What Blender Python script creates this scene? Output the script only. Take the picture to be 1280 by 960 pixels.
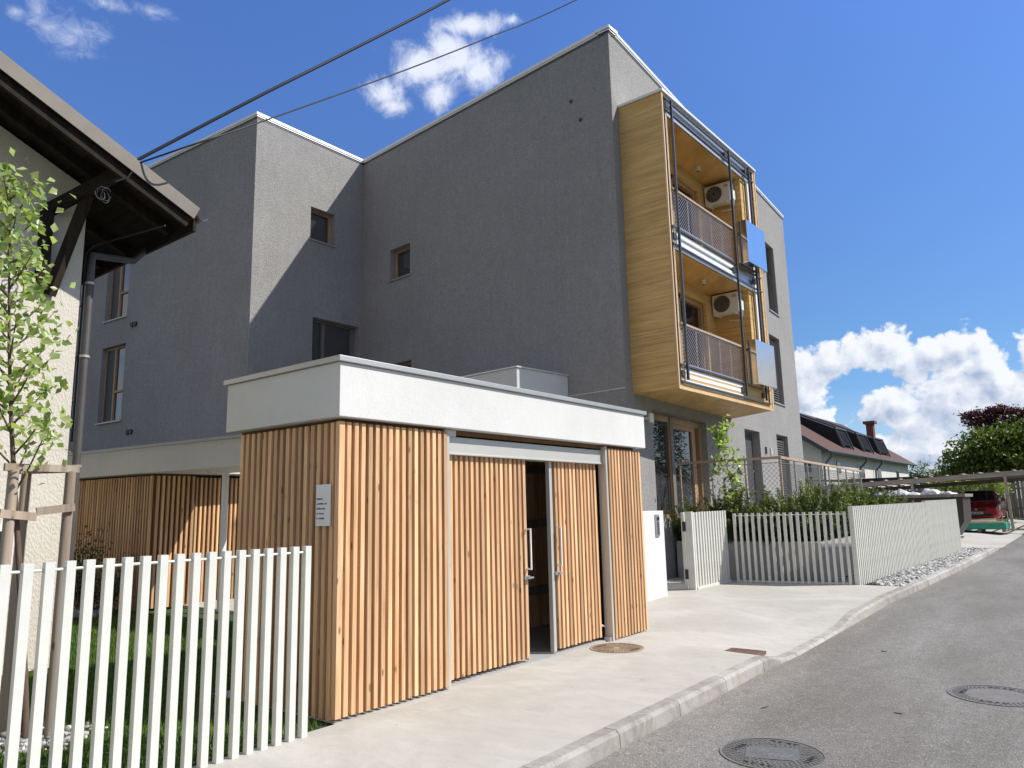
import bpy, math, random
import numpy as np
from mathutils import Vector, Matrix, noise as mnoise
random.seed(7); RNG = np.random.default_rng(7)
SC = bpy.context.scene
for o in list(bpy.data.objects): bpy.data.objects.remove(o)
COL = SC.collection
rad = math.radians
# ============ CAMERA (x = across the street to the right, y = along the street, z = up, metres) ============
F_PX = 924.0
def _cam_axes():
    p, r, yaw = rad(9.67), rad(-1.32), rad(38)
    fw = Vector((0, math.cos(p), math.sin(p))); up = Vector((0, -math.sin(p), math.cos(p))); ri = Vector((1, 0, 0))
    R = math.cos(r)*ri + math.sin(r)*up; U = -math.sin(r)*ri + math.cos(r)*up
    rot = Matrix.Rotation(yaw, 3, 'Z')
    return rot @ R, rot @ U, rot @ fw
CR, CU, CF = _cam_axes()
cam = bpy.data.cameras.new('camera'); camo = bpy.data.objects.new('camera', cam); COL.objects.link(camo)
camo.matrix_world = Matrix(((CR.x, CU.x, -CF.x, 0), (CR.y, CU.y, -CF.y, 0), (CR.z, CU.z, -CF.z, 1.6), (0, 0, 0, 1)))
cam.sensor_width = 36; cam.lens = F_PX/1280*36; cam.clip_end = 5000; cam.clip_start = 0.05
SC.camera = camo
# ============ SUN, SKY, EXPOSURE ============
SUN_AZ, SUN_EL = 57.0, 44.5
sd = Vector((math.sin(rad(SUN_AZ))*math.cos(rad(SUN_EL)), math.cos(rad(SUN_AZ))*math.cos(rad(SUN_EL)), math.sin(rad(SUN_EL))))
sl = bpy.data.lights.new('sun', 'SUN'); sl.energy = 5.0; sl.angle = rad(0.5); sl.color = (1.0, 0.955, 0.88)
so = bpy.data.objects.new('sun', sl); COL.objects.link(so); so.rotation_euler = sd.to_track_quat('Z', 'Y').to_euler()
SC.view_settings.view_transform = 'Standard'; SC.view_settings.look = 'None'
SC.view_settings.exposure = 0.20; SC.view_settings.gamma = 1; SC.view_settings.use_curve_mapping = False
SKY_STR = 0.11

class NT:
    def __init__(s, nt): s.nt = nt
    def n(s, t, **k):
        nd = s.nt.nodes.new(t)
        for a, b in k.items(): setattr(nd, a, b)
        return nd
    def l(s, a, b): s.nt.links.new(a, b)
    def set(s, sock, v):
        if isinstance(v, bpy.types.NodeSocket): s.l(v, sock)
        else: sock.default_value = v
    def math(s, op, a, b=0.0, c=0.0, clamp=False):
        m = s.n('ShaderNodeMath', operation=op); m.use_clamp = clamp
        s.set(m.inputs[0], a); s.set(m.inputs[1], b)
        if len(m.inputs) > 2: s.set(m.inputs[2], c)
        return m.outputs[0]
    def vm(s, op, a, b=(0, 0, 0), scale=None):
        m = s.n('ShaderNodeVectorMath', operation=op); s.set(m.inputs[0], a); s.set(m.inputs[1], b)
        if scale is not None: s.set(m.inputs['Scale'], scale)
        return m.outputs['Value'] if op in ('LENGTH', 'DISTANCE', 'DOT_PRODUCT') else m.outputs[0]
    def noise(s, vec, scale, detail=3, rough=0.55, dist=0.0, out='Fac'):
        m = s.n('ShaderNodeTexNoise'); s.l(vec, m.inputs['Vector']); m.inputs['Scale'].default_value = scale
        m.inputs['Detail'].default_value = detail; m.inputs['Roughness'].default_value = rough; m.inputs['Distortion'].default_value = dist
        return m.outputs[out]
    def mr(s, v, a, b, c=0.0, d=1.0, smooth=False):
        m = s.n('ShaderNodeMapRange'); m.interpolation_type = 'SMOOTHSTEP' if smooth else 'LINEAR'; s.set(m.inputs[0], v)
        for i, x in enumerate((a, b, c, d)): s.set(m.inputs[i+1], x)
        return m.outputs[0]
    def mix(s, f, a, b, bt='MIX'):
        m = s.n('ShaderNodeMix', data_type='RGBA', blend_type=bt); s.set(m.inputs[0], f)
        def c4(v): return (*v, 1) if isinstance(v, (tuple, list)) and len(v) == 3 else v
        s.set(m.inputs[6], c4(a)); s.set(m.inputs[7], c4(b)); return m.outputs[2]

# ---- world: Nishita sky with cumulus and wisps laid out by direction (azimuth, elevation) ----
W = bpy.data.worlds.new('World'); SC.world = W; W.use_nodes = True; W.node_tree.nodes.clear()
def azel(px, py):
    d = CF + CR*((px-640)/F_PX) - CU*((py-480)/F_PX)
    return math.atan2(d.x, d.y), math.atan2(d.z, math.hypot(d.x, d.y))
CUM = [(1012, 462, 34, 30), (1038, 452, 30, 26), (1005, 492, 40, 26), (1028, 528, 34, 22), (1075, 440, 34, 24), (1108, 432, 44, 28), (1135, 452, 40, 26),
       (1172, 440, 50, 30), (1203, 432, 42, 26), (1232, 456, 40, 34), (1248, 480, 36, 32), (1290, 440, 24, 30), (1285, 500, 60, 44),
       (1125, 505, 48, 34), (1100, 512, 26, 18), (1150, 530, 52, 30), (1190, 500, 62, 52), (1225, 520, 60, 46), (1100, 560, 60, 22), (1180, 568, 90, 30),
       (1080, 556, 70, 14), (1330, 470, 60, 60), (985, 520, 30, 20)]
TOP = [(540, 82, 52, 36), (556, 62, 34, 22), (590, 30, 44, 16), (478, 118, 26, 26), (490, 132, 26, 16), (548, 112, 22, 26), (575, 75, 50, 24), (600, 92, 26, 26), (640, 25, 14, 10)]
WISP = [(48, 14, 16, 30), (60, 36, 22, 20), (84, 50, 34, 18), (100, 38, 30, 20), (135, 4, 30, 10), (130, 48, 10, 8), (190, 14, 24, 8), (20, 14, 12, 10)]
def cloud_group(name, fn):
    grp = bpy.data.node_groups.new(name, 'ShaderNodeTree')
    grp.interface.new_socket('Vector', in_out='INPUT', socket_type='NodeSocketVector')
    grp.interface.new_socket('Density', in_out='OUTPUT', socket_type='NodeSocketFloat')
    g = NT(grp); gi = g.n('NodeGroupInput'); go = g.n('NodeGroupOutput'); g.l(fn(g, gi.outputs[0]), go.inputs[0]); return grp
def blobs(g, V, lst, k=1.0, sm_=0.25):
    acc = None
    for (px, py, rx, ry) in lst:
        a, e = azel(px, py); a1, e1 = azel(px+rx, py); a2, e2 = azel(px, py-ry)
        sx, sy = max(abs(a1-a), 1e-3)*k, max(abs(e2-e), 1e-3)*k
        q = g.math('SUBTRACT', 1.0, g.vm('LENGTH', g.vm('MULTIPLY', g.vm('SUBTRACT', V, (a, e, 0)), (1/sx, 1/sy, 0))))
        acc = q if acc is None else g.math('SMOOTH_MAX', acc, q, sm_)
    return acc
def f_cum(g, V):
    wv = g.vm('ADD', V, g.vm('SCALE', g.vm('SUBTRACT', g.noise(V, 26, 5, 0.6, out='Color'), (.5, .5, .5)), scale=0.030))
    def vor(sc, det):
        b = g.n('ShaderNodeTexVoronoi', feature='SMOOTH_F1'); g.l(wv, b.inputs['Vector']); b.inputs['Scale'].default_value = sc; b.inputs['Smoothness'].default_value = 0.35
        return g.math('SUBTRACT', 0.42, b.outputs['Distance'])
    bl = g.math('ADD', g.math('MULTIPLY', vor(36, 0), 1.0), g.math('ADD', g.math('MULTIPLY', vor(85, 0), 0.55), g.math('MULTIPLY', vor(190, 0), 0.28)))
    hole = blobs(g, V, [(1078, 480, 24, 9), (1060, 496, 13, 16), (1056, 520, 11, 10)], 1.0)
    d = g.math('MINIMUM', g.math('ADD', blobs(g, V, CUM, 1.13, 0.3), -0.02), g.math('MULTIPLY', hole, -1.0))
    return g.math('ADD', d, g.math('ADD', g.math('MULTIPLY', bl, 0.62), g.math('MULTIPLY', g.math('SUBTRACT', g.noise(V, 30, 6, 0.62), 0.52), 0.7)))
def f_top(g, V):
    n2 = g.noise(V, 24, 8, 0.66, 0.5); n3 = g.noise(g.vm('MULTIPLY', V, (1, 1.5, 1)), 40, 8, 0.68, 0.9)
    ds = g.math('ADD', g.math('MULTIPLY', blobs(g, V, TOP, 1.3), 1.25), g.math('MULTIPLY', g.math('SUBTRACT', n2, 0.52), 2.4))
    dw = g.math('MULTIPLY', g.math('ADD', g.math('MULTIPLY', blobs(g, V, WISP, 1.5), 0.8), g.math('MULTIPLY', g.math('SUBTRACT', n3, 0.50), 2.0)), 0.55)
    return g.math('MAXIMUM', ds, dw)
GC, GT = cloud_group('cumulus_density', f_cum), cloud_group('small_cloud_density', f_top)
w = NT(W.node_tree)
sky = w.n('ShaderNodeTexSky', sky_type='NISHITA'); sky.sun_disc = False
sky.sun_elevation = rad(SUN_EL); sky.sun_rotation = rad(SUN_AZ); sky.altitude = 300; sky.air_density = 1.0; sky.dust_density = 0.6; sky.ozone_density = 3.0
tc = w.n('ShaderNodeTexCoord'); sx = w.n('ShaderNodeSeparateXYZ'); w.l(tc.outputs['Generated'], sx.inputs[0])
az = w.math('ARCTAN2', sx.outputs[0], sx.outputs[1]); el = w.math('ARCSINE', sx.outputs[2])
cb = w.n('ShaderNodeCombineXYZ'); w.l(az, cb.inputs[0]); w.l(el, cb.inputs[1]); P = cb.outputs[0]
def dens(gr, vec):
    n_ = w.n('ShaderNodeGroup'); n_.node_tree = gr; w.l(vec, n_.inputs[0]); return n_.outputs[0]
gcol = w.mix(w.mr(el, 0.20, 0.62), (0.60, 0.83, 1.08), (0.82, 1.10, 1.64))
grade = w.mix(1.0, sky.outputs[0], gcol, 'MULTIPLY')
K = 1/SKY_STR
# cheap unseen cloud field, added outside the view for neutral fill light and reflections
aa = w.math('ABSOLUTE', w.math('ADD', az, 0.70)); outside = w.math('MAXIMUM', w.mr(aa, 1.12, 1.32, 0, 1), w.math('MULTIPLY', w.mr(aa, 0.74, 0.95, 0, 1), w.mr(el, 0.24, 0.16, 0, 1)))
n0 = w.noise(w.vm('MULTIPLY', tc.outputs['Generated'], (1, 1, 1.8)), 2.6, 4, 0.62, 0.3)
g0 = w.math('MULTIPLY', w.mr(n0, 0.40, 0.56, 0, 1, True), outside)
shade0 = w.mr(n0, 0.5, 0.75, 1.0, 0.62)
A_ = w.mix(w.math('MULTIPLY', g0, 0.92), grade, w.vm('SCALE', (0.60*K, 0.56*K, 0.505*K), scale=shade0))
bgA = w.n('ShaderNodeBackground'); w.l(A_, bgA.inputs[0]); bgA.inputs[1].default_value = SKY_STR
# cumulus bank over the houses at the end of the street
d0 = dens(GC, P); d1 = dens(GC, w.vm('ADD', P, (0.009, 0.011, 0)))
cc = w.mr(d0, -0.02, 0.26, 0, 1, True)
lit = w.math('ADD', 0.80, w.math('MULTIPLY', w.math('SUBTRACT', d0, d1), 1.15))
lit = w.math('SUBTRACT', lit, w.mr(d0, 0.25, 1.0, 0, 0.45)); lit = w.math('SUBTRACT', lit, w.mr(el, 0.03, 0.16, 0.22, 0.0), clamp=True)
ccol = w.mix(lit, (0.36*K, 0.44*K, 0.60*K), (0.84*K, 0.86*K, 0.90*K))
hz = w.mix(w.mr(el, 0.0, 0.14, 0.55, 0.0), grade, (0.62*K, 0.72*K, 0.86*K))
C_ = w.mix(w.math('MULTIPLY', cc, 0.96), hz, ccol)
bgC = w.n('ShaderNodeBackground'); w.l(C_, bgC.inputs[0]); bgC.inputs[1].default_value = SKY_STR
t0 = dens(GT, P)
T_ = w.mix(w.mr(t0, 0.0, 1.1, 0, 0.9, True), grade, (0.80*K, 0.84*K, 0.93*K))
bgT = w.n('ShaderNodeBackground'); w.l(T_, bgT.inputs[0]); bgT.inputs[1].default_value = SKY_STR
def window_(a0, a1, e0, e1):
    x = w.math('MULTIPLY', w.math('GREATER_THAN', az, a0), w.math('LESS_THAN', az, a1))
    y = w.math('MULTIPLY', w.math('GREATER_THAN', el, e0), w.math('LESS_THAN', el, e1)); return w.math('MULTIPLY', x, y)
aC0, _ = azel(940, 520); _, eC1 = azel(1180, 372); aT0, _ = azel(-60, 60)
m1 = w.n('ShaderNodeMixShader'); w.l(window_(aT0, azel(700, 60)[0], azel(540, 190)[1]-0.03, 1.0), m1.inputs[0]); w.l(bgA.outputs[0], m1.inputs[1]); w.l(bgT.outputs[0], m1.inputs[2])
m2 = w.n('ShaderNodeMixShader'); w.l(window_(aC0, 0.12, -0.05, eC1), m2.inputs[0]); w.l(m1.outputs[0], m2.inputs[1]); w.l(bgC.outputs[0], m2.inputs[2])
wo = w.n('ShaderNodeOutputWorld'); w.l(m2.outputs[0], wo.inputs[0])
W.cycles.sampling_method = 'MANUAL'; W.cycles.sample_map_resolution = 512

# ============ MESH HELPERS ============
class MB:
    """collects polygons, links them as one mesh object"""
    def __init__(s): s.v = []; s.f = []; s.m = []; s.t = []; s.tone = 0.5; s.mi = 0; s.smooth = []
    def poly(s, pts, smooth=False):
        b = len(s.v); s.v += [tuple(p) for p in pts]; s.f.append(tuple(range(b, b+len(pts)))); s.m.append(s.mi); s.t.append(s.tone); s.smooth.append(smooth)
    def mesh(s, vs, fs, smooth=False):
        b = len(s.v); s.v += [tuple(p) for p in vs]
        for f in fs: s.f.append(tuple(b+i for i in f)); s.m.append(s.mi); s.t.append(s.tone); s.smooth.append(smooth)
    def box(s, x0, x1, y0, y1, z0, z1):
        s.prism([(x0, y0), (x1, y0), (x1, y1), (x0, y1)], z0, z1)
    def prism(s, plan, z0, z1):
        n = len(plan); vs = [(x, y, z0) for x, y in plan]+[(x, y, z1) for x, y in plan]
        fs = [tuple(range(n))[::-1], tuple(range(n, 2*n))]+[(i, (i+1) % n, n+(i+1) % n, n+i) for i in range(n)]
        s.mesh(vs, fs)
    def bar(s, a, b, w_, h_, up=(0, 0, 1)):
        """rectangular bar from a to b, w_ across, h_ along up"""
        a, b = Vector(a), Vector(b); d = (b-a).normalized(); u = Vector(up)
        if abs(d.dot(u)) > 0.98: u = Vector((1, 0, 0))
        x = d.cross(u).normalized(); u = x.cross(d).normalized()
        vs = []
        for p in (a, b):
            for (i, j) in ((-1, -1), (1, -1), (1, 1), (-1, 1)): vs.append(p+x*(w_/2*i)+u*(h_/2*j))
        s.mesh(vs, [(3, 2, 1, 0), (4, 5, 6, 7), (0, 1, 5, 4), (1, 2, 6, 5), (2, 3, 7, 6), (3, 0, 4, 7)])
    def tube(s, pts, r, seg=8, cap=True):
        pts = [Vector(p) for p in pts]; n = len(pts); rs = r if isinstance(r, (list, tuple)) else [r]*n
        vs = []; ref = Vector((0, 0, 1))
        prev = None
        for i, p in enumerate(pts):
            d = (pts[min(i+1, n-1)]-pts[max(i-1, 0)]).normalized()
            if prev is None:
                x = d.cross(ref if abs(d.dot(ref)) < 0.95 else Vector((1, 0, 0))).normalized()
            else: x = (prev-d*prev.dot(d)).normalized()
            prev = x; y = d.cross(x)
            for k in range(seg):
                a = 2*math.pi*k/seg; vs.append(p+x*(rs[i]*math.cos(a))+y*(rs[i]*math.sin(a)))
        fs = [(i*seg+k, i*seg+(k+1) % seg, (i+1)*seg+(k+1) % seg, (i+1)*seg+k) for i in range(n-1) for k in range(seg)]
        s.mesh(vs, fs, True)
        if cap:
            s.poly([vs[k] for k in range(seg)][::-1]); s.poly([vs[(n-1)*seg+k] for k in range(seg)])
    def disc(s, c, r, z0, z1, seg=32, axis='z'):
        cx, cy, cz = c
        ring = [(math.cos(2*math.pi*k/seg)*r, math.sin(2*math.pi*k/seg)*r) for k in range(seg)]
        def P_(a, b, h):
            return (cx+a, cy+b, cz+h) if axis == 'z' else ((cx+a, cy+h, cz+b) if axis == 'y' else (cx+h, cy+a, cz+b))
        vs = [P_(a, b, z0) for a, b in ring]+[P_(a, b, z1) for a, b in ring]
        s.mesh(vs, [tuple(range(seg))[::-1], tuple(range(seg, 2*seg))]+[(i, (i+1) % seg, seg+(i+1) % seg, seg+i) for i in range(seg)])
    def ring(s, c, r0, r1, h0, h1, seg=40, axis='z'):
        cx, cy, cz = c; vs = []
        for (r, h) in ((r0, h0), (r1, h0), (r1, h1), (r0, h1)):
            for k in range(seg):
                a, b = math.cos(2*math.pi*k/seg)*r, math.sin(2*math.pi*k/seg)*r
                vs.append((cx+a, cy+b, cz+h) if axis == 'z' else ((cx+a, cy+h, cz+b) if axis == 'y' else (cx+h, cy+a, cz+b)))
        s.mesh(vs, [(j*seg+i, j*seg+(i+1) % seg, ((j+1) % 4)*seg+(i+1) % seg, ((j+1) % 4)*seg+i) for j in range(4) for i in range(seg)])
    def build(s, name, mat, parent=None, bevel=0, loc=None):
        """verts are world coordinates; a child keeps them relative to its thing's base"""
        base = Vector((0, 0, 0))
        if parent is not None:
            q = parent
            while q is not None: base += q.location; q = q.parent
        if loc is not None: base = Vector(loc)
        me = bpy.data.meshes.new(name)
        me.from_pydata([(x-base.x, y-base.y, z-base.z) for x, y, z in s.v], [], s.f); me.update()
        mats = mat if isinstance(mat, (list, tuple)) else [mat]
        for m_ in mats: me.materials.append(m_)
        if len(mats) > 1: me.polygons.foreach_set('material_index', s.m)
        at = me.attributes.new('tone', 'FLOAT', 'FACE'); at.data.foreach_set('value', s.t)
        me.polygons.foreach_set('use_smooth', s.smooth)
        o = bpy.data.objects.new(name, me); COL.objects.link(o)
        if parent is not None: o.parent = parent
        elif loc is not None: o.location = loc
        if bevel:
            b = o.modifiers.new('bevel', 'BEVEL'); b.width = bevel; b.segments = 2; b.limit_method = 'ANGLE'; b.angle_limit = rad(40)
        return o
def tag(o, label=None, cat=None, group=None, kind=None):
    if label: o['label'] = label
    if cat: o['category'] = cat
    if group: o['group'] = group
    if kind: o['kind'] = kind
    return o
def thing(name, loc, label, cat, group=None):
    o = bpy.data.objects.new(name, None); COL.objects.link(o); o.location = loc; o.empty_display_size = 0.2
    return tag(o, label, cat, group)
def copy_tree(root, loc, label=None, rotz=None, scale=None):
    r = root.copy(); COL.objects.link(r); r.location = loc
    if rotz is not None: r.rotation_euler = (0, 0, rotz)
    if scale is not None: r.scale = scale
    if label: r['label'] = label
    for ch in list(root.children):
        c = ch.copy(); COL.objects.link(c); c.parent = r
        for gch in list(ch.children):
            d_ = gch.copy(); COL.objects.link(d_); d_.parent = c
    return r
def interp(x, xs, ys): return float(np.interp(x, xs, ys))
def H(y): return interp(y, [9, 13, 24, 44, 80, 200], [0, .14, .2, .5, .9, 1.6])

# ============ MATERIALS ============
def mk(name):
    m = bpy.data.materials.new(name); m.use_nodes = True; nt = NT(m.node_tree)
    b = m.node_tree.nodes['Principled BSDF']; return m, nt, b
def pm(name, col, rough=0.6, var=0.12, vscale=3.0, bump=0.0, bscale=60.0, metal=0.0, spec=0.5, stretch=(1, 1, 1), tone=0.0, detail=4, coat=0.0):
    m, n, b = mk(name); t = n.n('ShaderNodeTexCoord'); v = n.vm('MULTIPLY', t.outputs['Object'], stretch)
    f = n.mr(n.noise(v, vscale, detail, 0.6), 0.25, 0.75, 1-var, 1+var)
    if tone:
        a = n.n('ShaderNodeAttribute', attribute_name='tone'); f = n.math('MULTIPLY', f, n.mr(a.outputs['Fac'], 0, 1, 1-tone, 1+tone))
    c = n.vm('SCALE', tuple(col), scale=f); n.l(c, b.inputs['Base Color'])
    b.inputs['Roughness'].default_value = rough; b.inputs['Metallic'].default_value = metal; b.inputs['Specular IOR Level'].default_value = spec
    if coat: b.inputs['Coat Weight'].default_value = coat; b.inputs['Coat Roughness'].default_value = 0.05
    if bump:
        bp = n.n('ShaderNodeBump'); bp.inputs['Strength'].default_value = bump; bp.inputs['Distance'].default_value = 0.01
        n.l(n.noise(v, bscale, 4, 0.6), bp.inputs['Height']); n.l(bp.outputs[0], b.inputs['Normal'])
    return m
def wood(name, dark, light, axis='z', scale=1.0, rough=0.6, tone=0.25, knots=True, grain=1.0):
    """grain runs along axis; every board has its own tone"""
    m, n, b = mk(name); t = n.n('ShaderNodeTexCoord'); a = n.n('ShaderNodeAttribute', attribute_name='tone')
    st = {'z': (28, 28, 1.4), 'y': (28, 1.4, 28), 'x': (1.4, 28, 28)}[axis]
    off = n.n('ShaderNodeCombineXYZ'); 
    for i in range(3): n.l(n.math('MULTIPLY', a.outputs['Fac'], 37.0+i*11), off.inputs[i])
    v = n.vm('ADD', n.vm('MULTIPLY', t.outputs['Object'], tuple(k*scale for k in st)), off.outputs[0])
    g1 = n.noise(v, 1.0, 5, 0.6, 0.6)
    f = n.mr(g1, 0.3, 0.72, 0, 1)
    c = n.mix(f, dark, light)
    big = n.noise(n.vm('ADD', n.vm('MULTIPLY', t.outputs['Object'], tuple(k*0.06 for k in st)), off.outputs[0]), 1.5, 2)
    tn = n.math('MULTIPLY', n.mr(a.outputs['Fac'], 0, 1, 1-tone, 1+tone), n.mr(big, 0.3, 0.7, 0.85, 1.12))
    c = n.vm('SCALE', c, scale=tn)
    if knots:
        vo = n.n('ShaderNodeTexVoronoi'); ks = {'z': (9, 9, 3.2), 'y': (9, 3.2, 9), 'x': (3.2, 9, 9)}[axis]
        n.l(n.vm('ADD', n.vm('MULTIPLY', t.outputs['Object'], ks), off.outputs[0]), vo.inputs['Vector']); vo.inputs['Scale'].default_value = 1.0
        k = n.mr(vo.outputs['Distance'], 0.06, 0.15, 0.8, 0.0, True)
        c = n.mix(k, c, tuple(x*0.32 for x in dark))
    n.l(c, b.inputs['Base Color']); b.inputs['Roughness'].default_value = rough; b.inputs['Specular IOR Level'].default_value = 0.3
    bp = n.n('ShaderNodeBump'); bp.inputs['Strength'].default_value = 0.25*grain; bp.inputs['Distance'].default_value = 0.004
    n.l(g1, bp.inputs['Height']); n.l(bp.outputs[0], b.inputs['Normal'])
    return m
def stucco(name, col, bump=0.9, gscale=55, streak=0.12, rough=0.9):
    m, n, b = mk(name); t = n.n('ShaderNodeTexCoord'); v = t.outputs['Object']
    big = n.noise(v, 0.5, 4, 0.6); gr = n.noise(n.vm('MULTIPLY', v, (1, 1, 0.45)), gscale, 3, 0.7); ve = n.noise(n.vm('MULTIPLY', v, (7, 7, 0.5)), 1.5, 4, 0.6)
    vo = n.n('ShaderNodeTexVoronoi'); n.l(n.vm('MULTIPLY', v, (1, 1, 0.55)), vo.inputs['Vector']); vo.inputs['Scale'].default_value = gscale*0.8
    f = n.math('MULTIPLY', n.mr(big, 0.3, 0.7, 0.94, 1.07), n.mr(ve, 0.3, 0.7, 1-streak, 1+streak))
    f = n.math('MULTIPLY', f, n.mr(n.noise(n.vm('MULTIPLY', v, (1, 1, .6)), 11, 5, .65), .3, .7, .93 if col[0] < .4 else .985, 1.07 if col[0] < .4 else 1.015))
    f = n.math('MULTIPLY', f, n.mr(gr, 0.3, 0.7, 0.76 if col[0] < .4 else .95, 1.24 if col[0] < .4 else 1.05))
    n.l(n.vm('SCALE', tuple(col), scale=f), b.inputs['Base Color']); b.inputs['Roughness'].default_value = rough; b.inputs['Specular IOR Level'].default_value = 0.2
    bp = n.n('ShaderNodeBump'); bp.inputs['Strength'].default_value = bump; bp.inputs['Distance'].default_value = 0.012
    n.l(n.math('ADD', gr, n.math('MULTIPLY', vo.outputs['Distance'], 0.7)), bp.inputs['Height']); n.l(bp.outputs[0], b.inputs['Normal'])
    return m
def glass(name, tint=(0.02, 0.025, 0.03), rough=0.02, spec=1.0):
    m, n, b = mk(name); b.inputs['Base Color'].default_value = (*tint, 1); b.inputs['Roughness'].default_value = rough
    b.inputs['Specular IOR Level'].default_value = spec; b.inputs['IOR'].default_value = 1.8
    t = n.n('ShaderNodeTexCoord'); bp = n.n('ShaderNodeBump'); bp.inputs['Strength'].default_value = 0.04; bp.inputs['Distance'].default_value = 0.02
    n.l(n.noise(t.outputs['Object'], 1.2, 1), bp.inputs['Height']); n.l(bp.outputs[0], b.inputs['Normal'])
    return m
def leaf_mat(name, dark, light, trans=0.35, rough=0.45):
    m, n, b = mk(name); a = n.n('ShaderNodeAttribute', attribute_name='tone')
    c = n.mix(a.outputs['Fac'], dark, light); n.l(c, b.inputs['Base Color']); b.inputs['Roughness'].default_value = rough
    b.inputs['Specular IOR Level'].default_value = 0.4
    tr = n.n('ShaderNodeBsdfTranslucent'); n.l(n.vm('MULTIPLY', c, (1.4, 1.5, 0.6)), tr.inputs[0])
    mx = n.n('ShaderNodeMixShader'); mx.inputs[0].default_value = trans
    n.l(b.outputs[0], mx.inputs[1]); n.l(tr.outputs[0], mx.inputs[2])
    n.l(mx.outputs[0], m.node_tree.nodes['Material Output'].inputs[0])
    return m
M = {}
M['stucco'] = stucco('grey_stucco', (0.292, 0.285, 0.275), 1.0, 55, 0.04)
M['stucco_white'] = stucco('white_plaster', (0.62, 0.615, 0.595), 0.12, 80, 0.012)
M['plaster_cream'] = stucco('cream_roughcast', (0.60, 0.555, 0.475), 0.55, 55, 0.02)
M['zinc'] = pm('grey_coping_metal', (0.42, 0.42, 0.41), 0.45, 0.06, 2, 0, 1, 0.5)
M['zinc_light'] = pm('pale_coping_metal', (0.72, 0.72, 0.70), 0.4, 0.05, 2, 0, 1, 0.3)
M['larch'] = wood('larch_slats', (0.48, 0.272, 0.135), (0.76, 0.505, 0.29), 'z', 1.0, 0.6, 0.27)
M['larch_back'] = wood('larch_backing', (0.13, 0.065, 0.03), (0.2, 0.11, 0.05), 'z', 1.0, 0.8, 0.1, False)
M['laminate'] = wood('golden_wood_panel', (0.36, 0.215, 0.075), (0.60, 0.40, 0.165), 'y', 0.75, 0.5, 0.0, False, 0.4)
def lam2():
    m, n, b = mk('golden_wood_panel_streaked'); t = n.n('ShaderNodeTexCoord')
    v = t.outputs['Object']; sp = n.n('ShaderNodeSeparateXYZ'); n.l(v, sp.inputs[0])
    u_ = n.math('ADD', sp.outputs[0], sp.outputs[1]); cv = n.n('ShaderNodeCombineXYZ')
    n.l(n.math('MULTIPLY', u_, 0.55), cv.inputs[0]); n.l(n.math('MULTIPLY', sp.outputs[2], 30), cv.inputs[1]); n.l(n.math('MULTIPLY', sp.outputs[0], 0.5), cv.inputs[2])
    a = n.noise(cv.outputs[0], 1.6, 6, 0.68, 0.35)
    vs = n.vm('MULTIPLY', cv.outputs[0], (0.5, 0.12, 0.3)); bgn = n.noise(vs, 2.2, 3)
    c = n.mix(n.mr(a, 0.3, 0.7), (0.42, 0.25, 0.08), (0.80, 0.53, 0.21)); c = n.vm('SCALE', c, scale=n.mr(bgn, 0.3, 0.7, 0.84, 1.1))
    n.l(c, b.inputs['Base Color']); b.inputs['Roughness'].default_value = 0.5; b.inputs['Specular IOR Level'].default_value = 0.3
    return m
M['lam'] = lam2()
M['trim_wood'] = wood('pale_wood_trim', (0.55, 0.36, 0.2), (0.74, 0.54, 0.34), 'z', 0.6, 0.6, 0.05, False)
M['hand_wood'] = wood('handrail_wood', (0.34, 0.24, 0.17), (0.52, 0.40, 0.31), 'y', 0.6, 0.6, 0.05, False)
M['frame_wood'] = wood('window_wood', (0.30, 0.19, 0.10), (0.48, 0.32, 0.18), 'z', 0.6, 0.5, 0.05, False)
M['frame_grey'] = pm('window_grey_brown', (0.16, 0.145, 0.13), 0.5, 0.05)
M['shutter'] = pm('dark_shutter', (0.055, 0.056, 0.06), 0.6, 0.05)
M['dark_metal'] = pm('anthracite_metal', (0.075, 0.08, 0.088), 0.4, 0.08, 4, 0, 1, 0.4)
M['fence'] = pm('fence_paint', (0.62, 0.62, 0.57), 0.45, 0.09, 4, 0.08, 90)
M['white_metal'] = pm('white_metal', (0.78, 0.79, 0.79), 0.35, 0.04)
M['grey_metal'] = pm('galvanised_metal', (0.50, 0.51, 0.53), 0.38, 0.10, 5, 0, 1, 0.7)
M['door_frame'] = pm('door_frame_aluminium', (0.52, 0.51, 0.47), 0.45, 0.05, 3, 0, 1, 0.3)
M['steel'] = pm('polished_steel', (0.80, 0.81, 0.83), 0.08, 0.04, 3, 0.02, 3, 1.0)
M['black'] = pm('black_plastic', (0.02, 0.02, 0.022), 0.5, 0.1)
M['plastic_white'] = pm('white_plastic', (0.72, 0.72, 0.68), 0.45, 0.04)
M['glass'] = glass('window_glass', (0.03, 0.035, 0.04), 0.015); M['glass_dark'] = glass('window_glass_dark', (0.01, 0.012, 0.014), 0.03, 0.5)
M['concrete'] = pm('cast_concrete', (0.36, 0.355, 0.34), 0.85, 0.15, 2.5, 0.35, 40)
M['rust'] = pm('rusty_iron', (0.16, 0.10, 0.07), 0.8, 0.3, 30, 0.4, 80, 0.2)
M['roof_brown'] = pm('brown_roof_tiles', (0.095, 0.048, 0.033), 0.9, 0.3, 6, 0.5, 12)
M['brick'] = pm('chimney_brick', (0.15, 0.065, 0.048), 0.85, 0.2, 12, 0.4, 30)
M['slate'] = pm('dark_slate', (0.022, 0.023, 0.027), 0.8, 0.2, 8, 0.2, 20, spec=0.2)
M['house_white'] = stucco('house_white', (0.62, 0.60, 0.55), 0.4, 20, 0.08)
M['old_wood'] = wood('old_dark_boards', (0.003, 0.002, 0.0015), (0.022, 0.013, 0.008), 'y', 0.5, 0.85, 0.6, False)
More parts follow.
